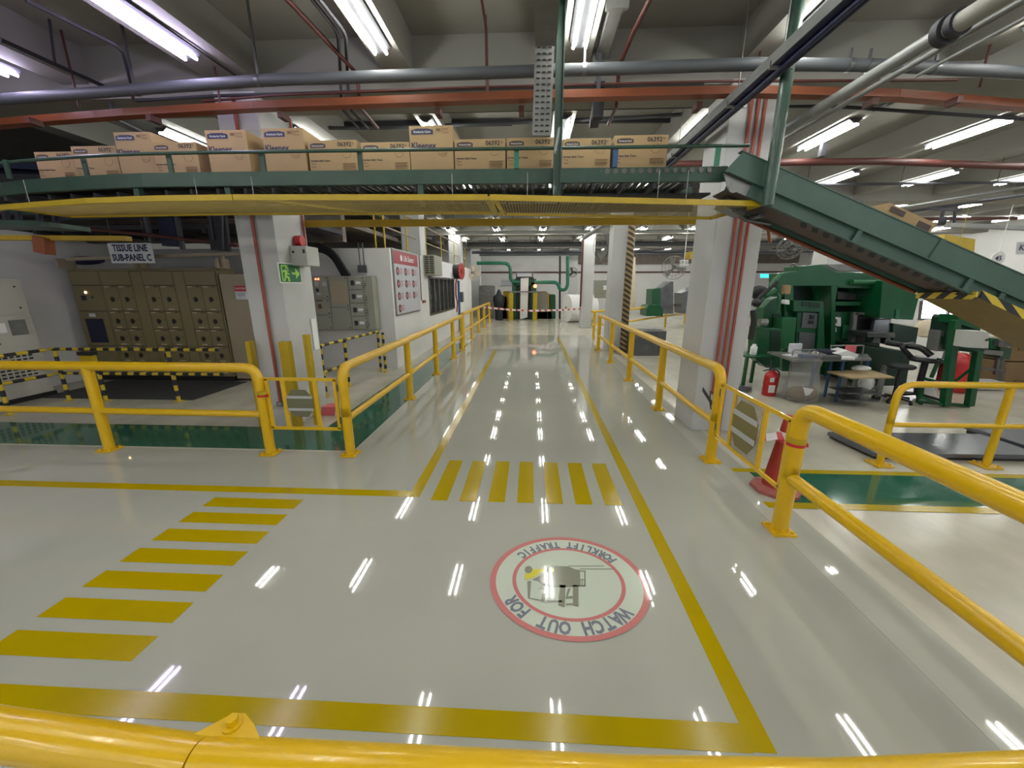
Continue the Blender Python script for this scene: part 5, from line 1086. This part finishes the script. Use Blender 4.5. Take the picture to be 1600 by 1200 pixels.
# stool and chair
q = FZ(1407, 600, 0); sx, sy = q.x - .05, q.y - .9
T = thing('round_stool', 'black round stool in front of the press base', 'stool', (sx, sy, 0)); zz = .66
sq = FZ(1409, 570, zz); sx, sy = sq.x, sq.y
ORG[T.name] = Vector((sx, sy, 0)); T.location = (sx, sy, 0)
m = MB(); m.lathe((sx, sy, zz - .06), [(.17, 0), (.19, .02), (.19, .05), (.15, .065), (.0, .067)], 24); m.build('seat', 'rubber', T); m = MB(); m.cyl((sx, sy, .1), .03, .5, 12); m.build('column', 'black', T); m = MB()
for k in range(5): an = k * 2 * pi / 5; m.beam((sx, sy, .1), (sx + .26 * cos(an), sy + .26 * sin(an), .06), .04, .03); m.cyl((sx + .26 * cos(an), sy + .26 * sin(an), .0), .025, .05, 8)
m.build('base', 'black', T)
sq = FZ(1448, 558, .78); sx, sy = sq.x, sq.y
T = thing('swivel_chair', 'tall black swivel chair beside the green stand', 'chair', (sx, sy, 0))
m = MB(); m.lathe((sx, sy, .70), [(.2, 0), (.23, .02), (.23, .06), (.17, .08), (0, .082)], 24); m.build('seat', 'black', T); m = MB(); m.cyl((sx, sy, .1), .05, .6, 12); m.build('column', 'black', T)
m = MB(); m.tube(bent([(sx - .15, sy + .1, .75), (sx - .35, sy + .15, .95), (sx - .1, sy + .2, .98)], .1), .04, 10); m.build('arm', 'black', T)
m = MB()
for k in range(5): an = .4 + k * 2 * pi / 5; m.beam((sx, sy, .12), (sx + .33 * cos(an), sy + .33 * sin(an), .06), .05, .04); m.cyl((sx + .33 * cos(an), sy + .33 * sin(an), .0), .03, .05, 8)
m.build('base', 'black', T)
# roller arm in front of the opening
m = MB(); m.tube(bent([FY(1385, 535, 7.4), FY(1415, 540, 7.2), FY(1440, 543, 7.0), FY(1455, 556, 6.9)], .1), .05, 10); tag(m.build('swing_boom', 'black'), 'curved black arm reaching from the press to the swivel chair', 'arm')
# green stand with panel, grey box, red bag
GYS = 6.55
T = thing('green_stand', 'tall green steel stand with crossed braces right of the press', 'stand', (7.1, GYS, 0))
def px_beam(m, a, b, Y, w_=.07): m.beam(FY(*a, Y), FY(*b, Y), w_, w_, up=(0, 1, 0))
m = MB(); px_beam(m, (1493, 500), (1476, 634), GYS, .10); px_beam(m, (1528, 548), (1514, 634), GYS, .09); m.build('upright', 'mach_green', T)
m = MB(); px_beam(m, (1468, 560), (1455, 590), GYS + .25, .04); px_beam(m, (1445, 592), (1478, 600), GYS + .2, .05); px_beam(m, (1433, 627), (1514, 634), GYS + .05, .05); px_beam(m, (1480, 606), (1525, 570), GYS + .1, .03); px_beam(m, (1440, 598), (1436, 627), GYS + .3, .06); px_beam(m, (1437, 620), (1474, 633), GYS, .05); m.build('brace', 'mach_green', T)
m = MB(); pxp(m, [(1486, 547), (1494, 498), (1498, 493), (1532, 513), (1540, 548), (1530, 552)], GYS + .1, .4); m.build('hopper', 'mach_dark', T, bevel=.01)
m = MB(); pxp(m, [(1495, 505), (1498, 492), (1535, 510), (1530, 516)], GYS, .3); m.build('hopper_top', 'mach_green', T)
T = thing('control_box', 'grey control box with a lock on the green stand, below the striped guard', 'control box', FY(1528, 530, 6.3)); m = MB(); pxp(m, [(1510, 543), (1515, 517), (1546, 518), (1545, 545)], 6.3, .22); m.build('body', 'box_grey', T, bevel=.01); m = MB(); m.cyl(FY(1542, 531, 6.29), .018, .01, 8, (0, -1, 0)); m.build('lock', 'black', T)
T = thing('control_console', 'tilted grey operator console with a green screen left of the stand', 'console', FY(1478, 540, 6.8)); m = MB(); pxp(m, [(1464, 549), (1470, 516), (1491, 522), (1486, 549)], 6.8, .2); m.build('body', 'galv', T, bevel=.01); m = MB(); pxp(m, [(1469, 538), (1471, 525), (1482, 527), (1480, 540)], 6.79, .01); m.build('screen', 'conv_green', T); m = MB(); pxp(m, [(1485, 533), (1487, 523), (1495, 524), (1494, 535)], 6.75, .05); m.build('switch_box', 'cream', T)
m = MB(); q = FZ(1500, 614, 0); m.lathe((q.x, q.y + .15, 0), [(.18, 0), (.24, .06), (.25, .35), (.22, .55), (.16, .68), (.05, .75)], 16); ob = m.build('red_bag', 'red'); tag(ob, 'bright red plastic sack behind the green stand', 'sack')
for v in ob.data.vertices: n_ = mathutils.noise.noise(v.co * 7) * .05; v.co.x += n_; v.co.y += n_
m = MB(); m.beam(FY(1478, 565, 6.9), FY(1470, 600, 6.9), .10, .1, up=(0, 1, 0)); tag(m.build('red_tube', 'red_dull'), 'narrow red tube leaning left of the green stand', 'tube')
m = MB(); pxp(m, [(1442, 605), (1444, 622), (1465, 624), (1462, 605)], 7.0, .2); tag(m.build('white_sack', 'white', bevel=.02), 'white sack on the lower frame of the green stand', 'sack')
# bright window opening behind
T = thing('lit_room_window', 'bright glazed opening with white boards seen right of the press', 'window', FY(1465, 500, 11.5))
m = MB(); pxp(m, [(1436, 498), (1440, 470), (1500, 470), (1500, 498)], 11.6, .05); m.build('lit_pane', 'window_lit', T)
m = MB(); pxp(m, [(1430, 535), (1437, 499), (1500, 499), (1500, 600), (1420, 600)], 11.65, .05); m.build('lower_panel', 'cream', T)
m = MB()
for a_, b_ in (((1438, 499), (1500, 500)), ((1440, 470), (1436, 500)), ((1482, 474), (1480, 499)), ((1432, 535), (1500, 535))): m.beam(FY(*a_, 11.55), FY(*b_, 11.55), .05, .05, up=(0, 1, 0))
m.build('frame', 'steel_dark', T)
m = MB(); q = FY(1450, 513, 11.2); m.ell(q, (.35, .2, .25)); tag(m.build('sack', 'cream'), 'beige sack in front of the bright window', 'sack')
m = MB(); m.box(q.x - .45, q.x + .45, 11.0, 11.45, 0, q.z - .24); tag(m.build('counter', 'white'), 'white counter under the beige sack by the bright window', 'counter')
m = MB(); pxp(m, [(1437, 560), (1437, 545), (1465, 545), (1452, 600), (1430, 600)], 9.8, .3); tag(m.build('white_cabinet', 'white'), 'low white cabinet behind the swivel chair', 'cabinet')
T = thing('work_lamp', 'glowing work lamp on an arm above the grey console', 'lamp', FY(1483, 550, 7.4)); m = MB(); pxp(m, [(1470, 517), (1480, 508), (1497, 512), (1496, 519)], 7.4, .15); m.build('lamp_head', 'window_lit', T)
q = FY(1489, 506, 7.5); m = MB(); m.tube([FY(1460, 504, 7.5), FY(1489, 504, 7.5)], .03, 8); m.tube([(q.x, 7.5, q.z + .02), (q.x, 7.5, 0)], .02, 8); m.build('pole', 'pipe_light', T)
# right edge: cartons, bench
def stack(label, pts, Y, dep):
    T = thing('carton', 'large brown carton ' + label, 'cardboard box', FY(*pts[0], Y), 'large cartons at the right edge'); m = MB(); pxp(m, pts, Y, dep); m.build('body', 'cardboard_dark', T, bevel=.01); return T
T = stack('at the right edge, lower one of the stack', [(1568, 607), (1574, 566), (1650, 568), (1650, 612)], 8.0, .7); m = MB(); pxp(m, [(1585, 600), (1586, 594), (1640, 596), (1640, 602)], 7.98, .01); m.build('print', 'ink_brown', T)
T = stack('at the right edge, upper one of the stack', [(1574, 564), (1580, 532), (1650, 534), (1650, 566)], 8.02, .7); m = MB(); pxp(m, [(1592, 578 - 36), (1592, 548), (1640, 550), (1640, 544)], 8.0, .01); m.build('print', 'ink_brown', T)
T = thing('grey_bench', 'grey bench machine with a dark box left of the large cartons', 'machine', FY(1555, 560, 7.6))
m = MB(); pxp(m, [(1536, 553), (1537, 547), (1568, 549), (1567, 556)], 7.4, .5); m.build('top', 'galv', T); m = MB(); px_beam(m, (1560, 555), (1555, 585), 7.5, .05); px_beam(m, (1532, 575), (1570, 580), 7.5, .04); px_beam(m, (1566, 556), (1562, 606), 7.8, .05); m.build('leg', 'steel_dark', T)
m = MB(); pxp(m, [(1560, 540), (1562, 531), (1582, 533), (1582, 542)], 7.4, .3); m.build('dark_head', 'steel_dark', T); m = MB(); pxp(m, [(1562, 560), (1563, 542), (1581, 544), (1578, 562)], 7.45, .3); m.build('green_body', 'conv_green', T); m = MB(); pxp(m, [(1548, 545), (1548, 528), (1561, 529), (1560, 546)], 7.5, .25); m.build('green_box', 'mach_green_light', T)
m = MB(); q = FZ(1545, 612, 0); m.obox((q.x, q.y + .2, .10), (.7, .3, .16)); tag(m.build('blue_crate', 'poster', bevel=.02), 'pale blue crate on the floor behind the yellow rail', 'crate')
# floor platforms
def platform(label, pts, z1):
    T = thing('floor_platform', label, 'platform', pts[0], 'low metal floor platforms'); m = MB(); m.prism([Vector((a, b, z1)) for a, b, _ in pts], (0, 0, -.05)); m.build('deck', 'steel', T, bevel=.006); m = MB()
    cx = sum(p[0] for p in pts) / 4; cy = sum(p[1] for p in pts) / 4
    m.prism([Vector((cx + (a - cx) * .97, cy + (b - cy) * .97, z1 - .05)) for a, b, _ in pts], (0, 0, -(z1 - .055))); m.build('base', 'black', T)
platform('shiny low metal platform on the floor behind the slim yellow rail', [(4.06, 4.40, 0), (6.0, 4.42, 0), (6.0, 5.1, 0), (4.02, 5.08, 0)], .085)
platform('second low metal platform at the right edge of the picture', [(6.05, 5.35, 0), (6.05, 4.62, 0), (8.2, 4.62, 0), (8.2, 5.35, 0)], .11)
# far right background
T = thing('far_machine', 'green and grey machine far behind the straight yellow railing', 'machine', FY(1030, 470, 18))
m = MB(); pxp(m, [(1018, 492), (1020, 452), (1032, 450), (1032, 492)], 18, 1); m.build('green_part', 'mach_green', T); m = MB(); pxp(m, [(1032, 452), (1048, 440), (1052, 440), (1052, 490), (1032, 490)], 18.3, 1); m.build('grey_part', 'steel_dark', T)
m = MB(); pxp(m, [(1010, 494), (1010, 482), (1014, 477), (1032, 477), (1036, 482), (1036, 494)], 17, 1); tag(m.build('machine_block', 'mach_green'), 'low green machine behind the slanting yellow railing', 'machine')
m = MB(); pxp(m, [(1065, 490), (1065, 458), (1100, 444), (1100, 490)], 19, 1); tag(m.build('machine_block', 'steel_dark'), 'dark machine with a yellow square left of the right column', 'machine')
m = MB(); pxp(m, [(929, 466), (929, 438), (955, 438), (955, 466)], 22, .5); tag(m.build('panel_board', 'panel_grey'), 'grey-brown board with two white signs between the right columns', 'board')
m = MB(); pxp(m, [(943, 453), (943, 446), (950, 446), (950, 453)], 21.9, .05); tag(m.build('wall_sign', 'white'), 'small white sign on the grey-brown board', 'sign')
T = thing('hanging_sign', 'white sign with blue figures high beside a far column on the right', 'sign', FY(1068, 412, 12)); m = MB(); pxp(m, [(1063, 415), (1063, 406), (1076, 406), (1076, 415)], 12.6, .04); q = FY(1069, 408, 12.62); m.cyl((q.x, 12.62, q.z), .012, 4.26 - q.z, 6); m.build('board', 'white', T); m = MB(); m.text('29 30', front_text(FY(1069.5, 410.5, 12.58).x, 12.59, FY(1069.5, 410.5, 12.58).z), .12); m.build('lettering', 'ink_blue', T)
m = MB(); pxp(m, [(1078, 404), (1078, 393), (1090, 393), (1090, 404)], 11, .3); q = FY(1084, 396, 11.15); m.cyl((q.x, 11.15, q.z), .008, 4.82 - q.z, 6); tag(m.build('yellow_motor', 'flat_yellow'), 'yellow hoist motor high left of the right column', 'hoist')
m = MB(); pxp(m, [(985, 482), (985, 400), (993, 402), (993, 482)], 19, .3); tag(m.build('yellow_lit_strip', 'cream'), 'cream strip beside a far column behind the yellow railings', 'strip')
m = MB(); pxp(m, [(1189, 434), (1189, 428), (1202, 428), (1202, 434)], 14, .05); tag(m.build('wall_screen', 'screen_cyan'), 'small glowing cyan screen above the pump unit', 'screen')
m = MB(); pxp(m, [(1470, 390), (1478, 366), (1524, 374), (1522, 396)], 12.5, .4); q = FY(1500, 375, 12.7); m.cyl((q.x, 12.7, q.z), .006, 4.82 - q.z, 6); tag(m.build('yellow_crane_plate', 'flat_yellow'), 'yellow hoist beam plate seen above the sloping conveyor', 'hoist')
T = thing('round_sign', 'round white 45 sign far behind the sloping conveyor', 'sign', FY(1558, 404, 13)); q = FY(1558, 404, 13); m = MB(); m.cyl(q, .20, .03, 24, (0, -1, 0)); m.cyl((q.x, q.y, q.z + .15), .005, 4.82 - q.z - .15, 6); m.build('disc', 'white', T); m = MB(); m.text('45', front_text(q.x, q.y - .04, q.z), .2, bold=.004); m.build('lettering', 'ink_blue', T)
T = thing('hanging_sign', 'pale sign with the letter K cut by the right edge of the picture', 'sign', FY(1595, 386, 12)); m = MB(); pxp(m, [(1590, 397), (1592, 378), (1640, 380), (1640, 399)], 12, .05); m.build('board', 'poster', T); m = MB(); q = FY(1597, 387, 11.98); m.text('K', front_text(q.x, q.y, q.z), .22, bold=.003); m.build('lettering', 'ink_blue', T)
m = MB(); m.cyl(FY(1467, 346, 11), .10, .12, 14, (1, -.6, 0)); m.beam(FY(1474, 330, 11), FY(1470, 346, 11), .05, .05, up=(0, 1, 0)); m.beam(FY(1450, 326, 11), FY(1500, 328, 11), .06, .06); m.tube([FY(1492, 330, 11), FY(1491, 348, 11)], .03, 6); tag(m.build('camera_bracket', 'dark_pipe'), 'dark round device on a bracket above the sloping conveyor', 'device')
m = MB(); m.beam(FY(1480, 352, 14), FY(1700, 360, 13.3), .25, .12); tag(m.build('cable_tray', 'pipe_light'), 'pale cable tray among the far right lights', 'cable tray')
m = MB(); m.box(15.5, 16.2, 11.9, 12.4, 0, 4.2); tag(m.build('white_column', 'wall_white'), 'white column at the far right edge', 'column')
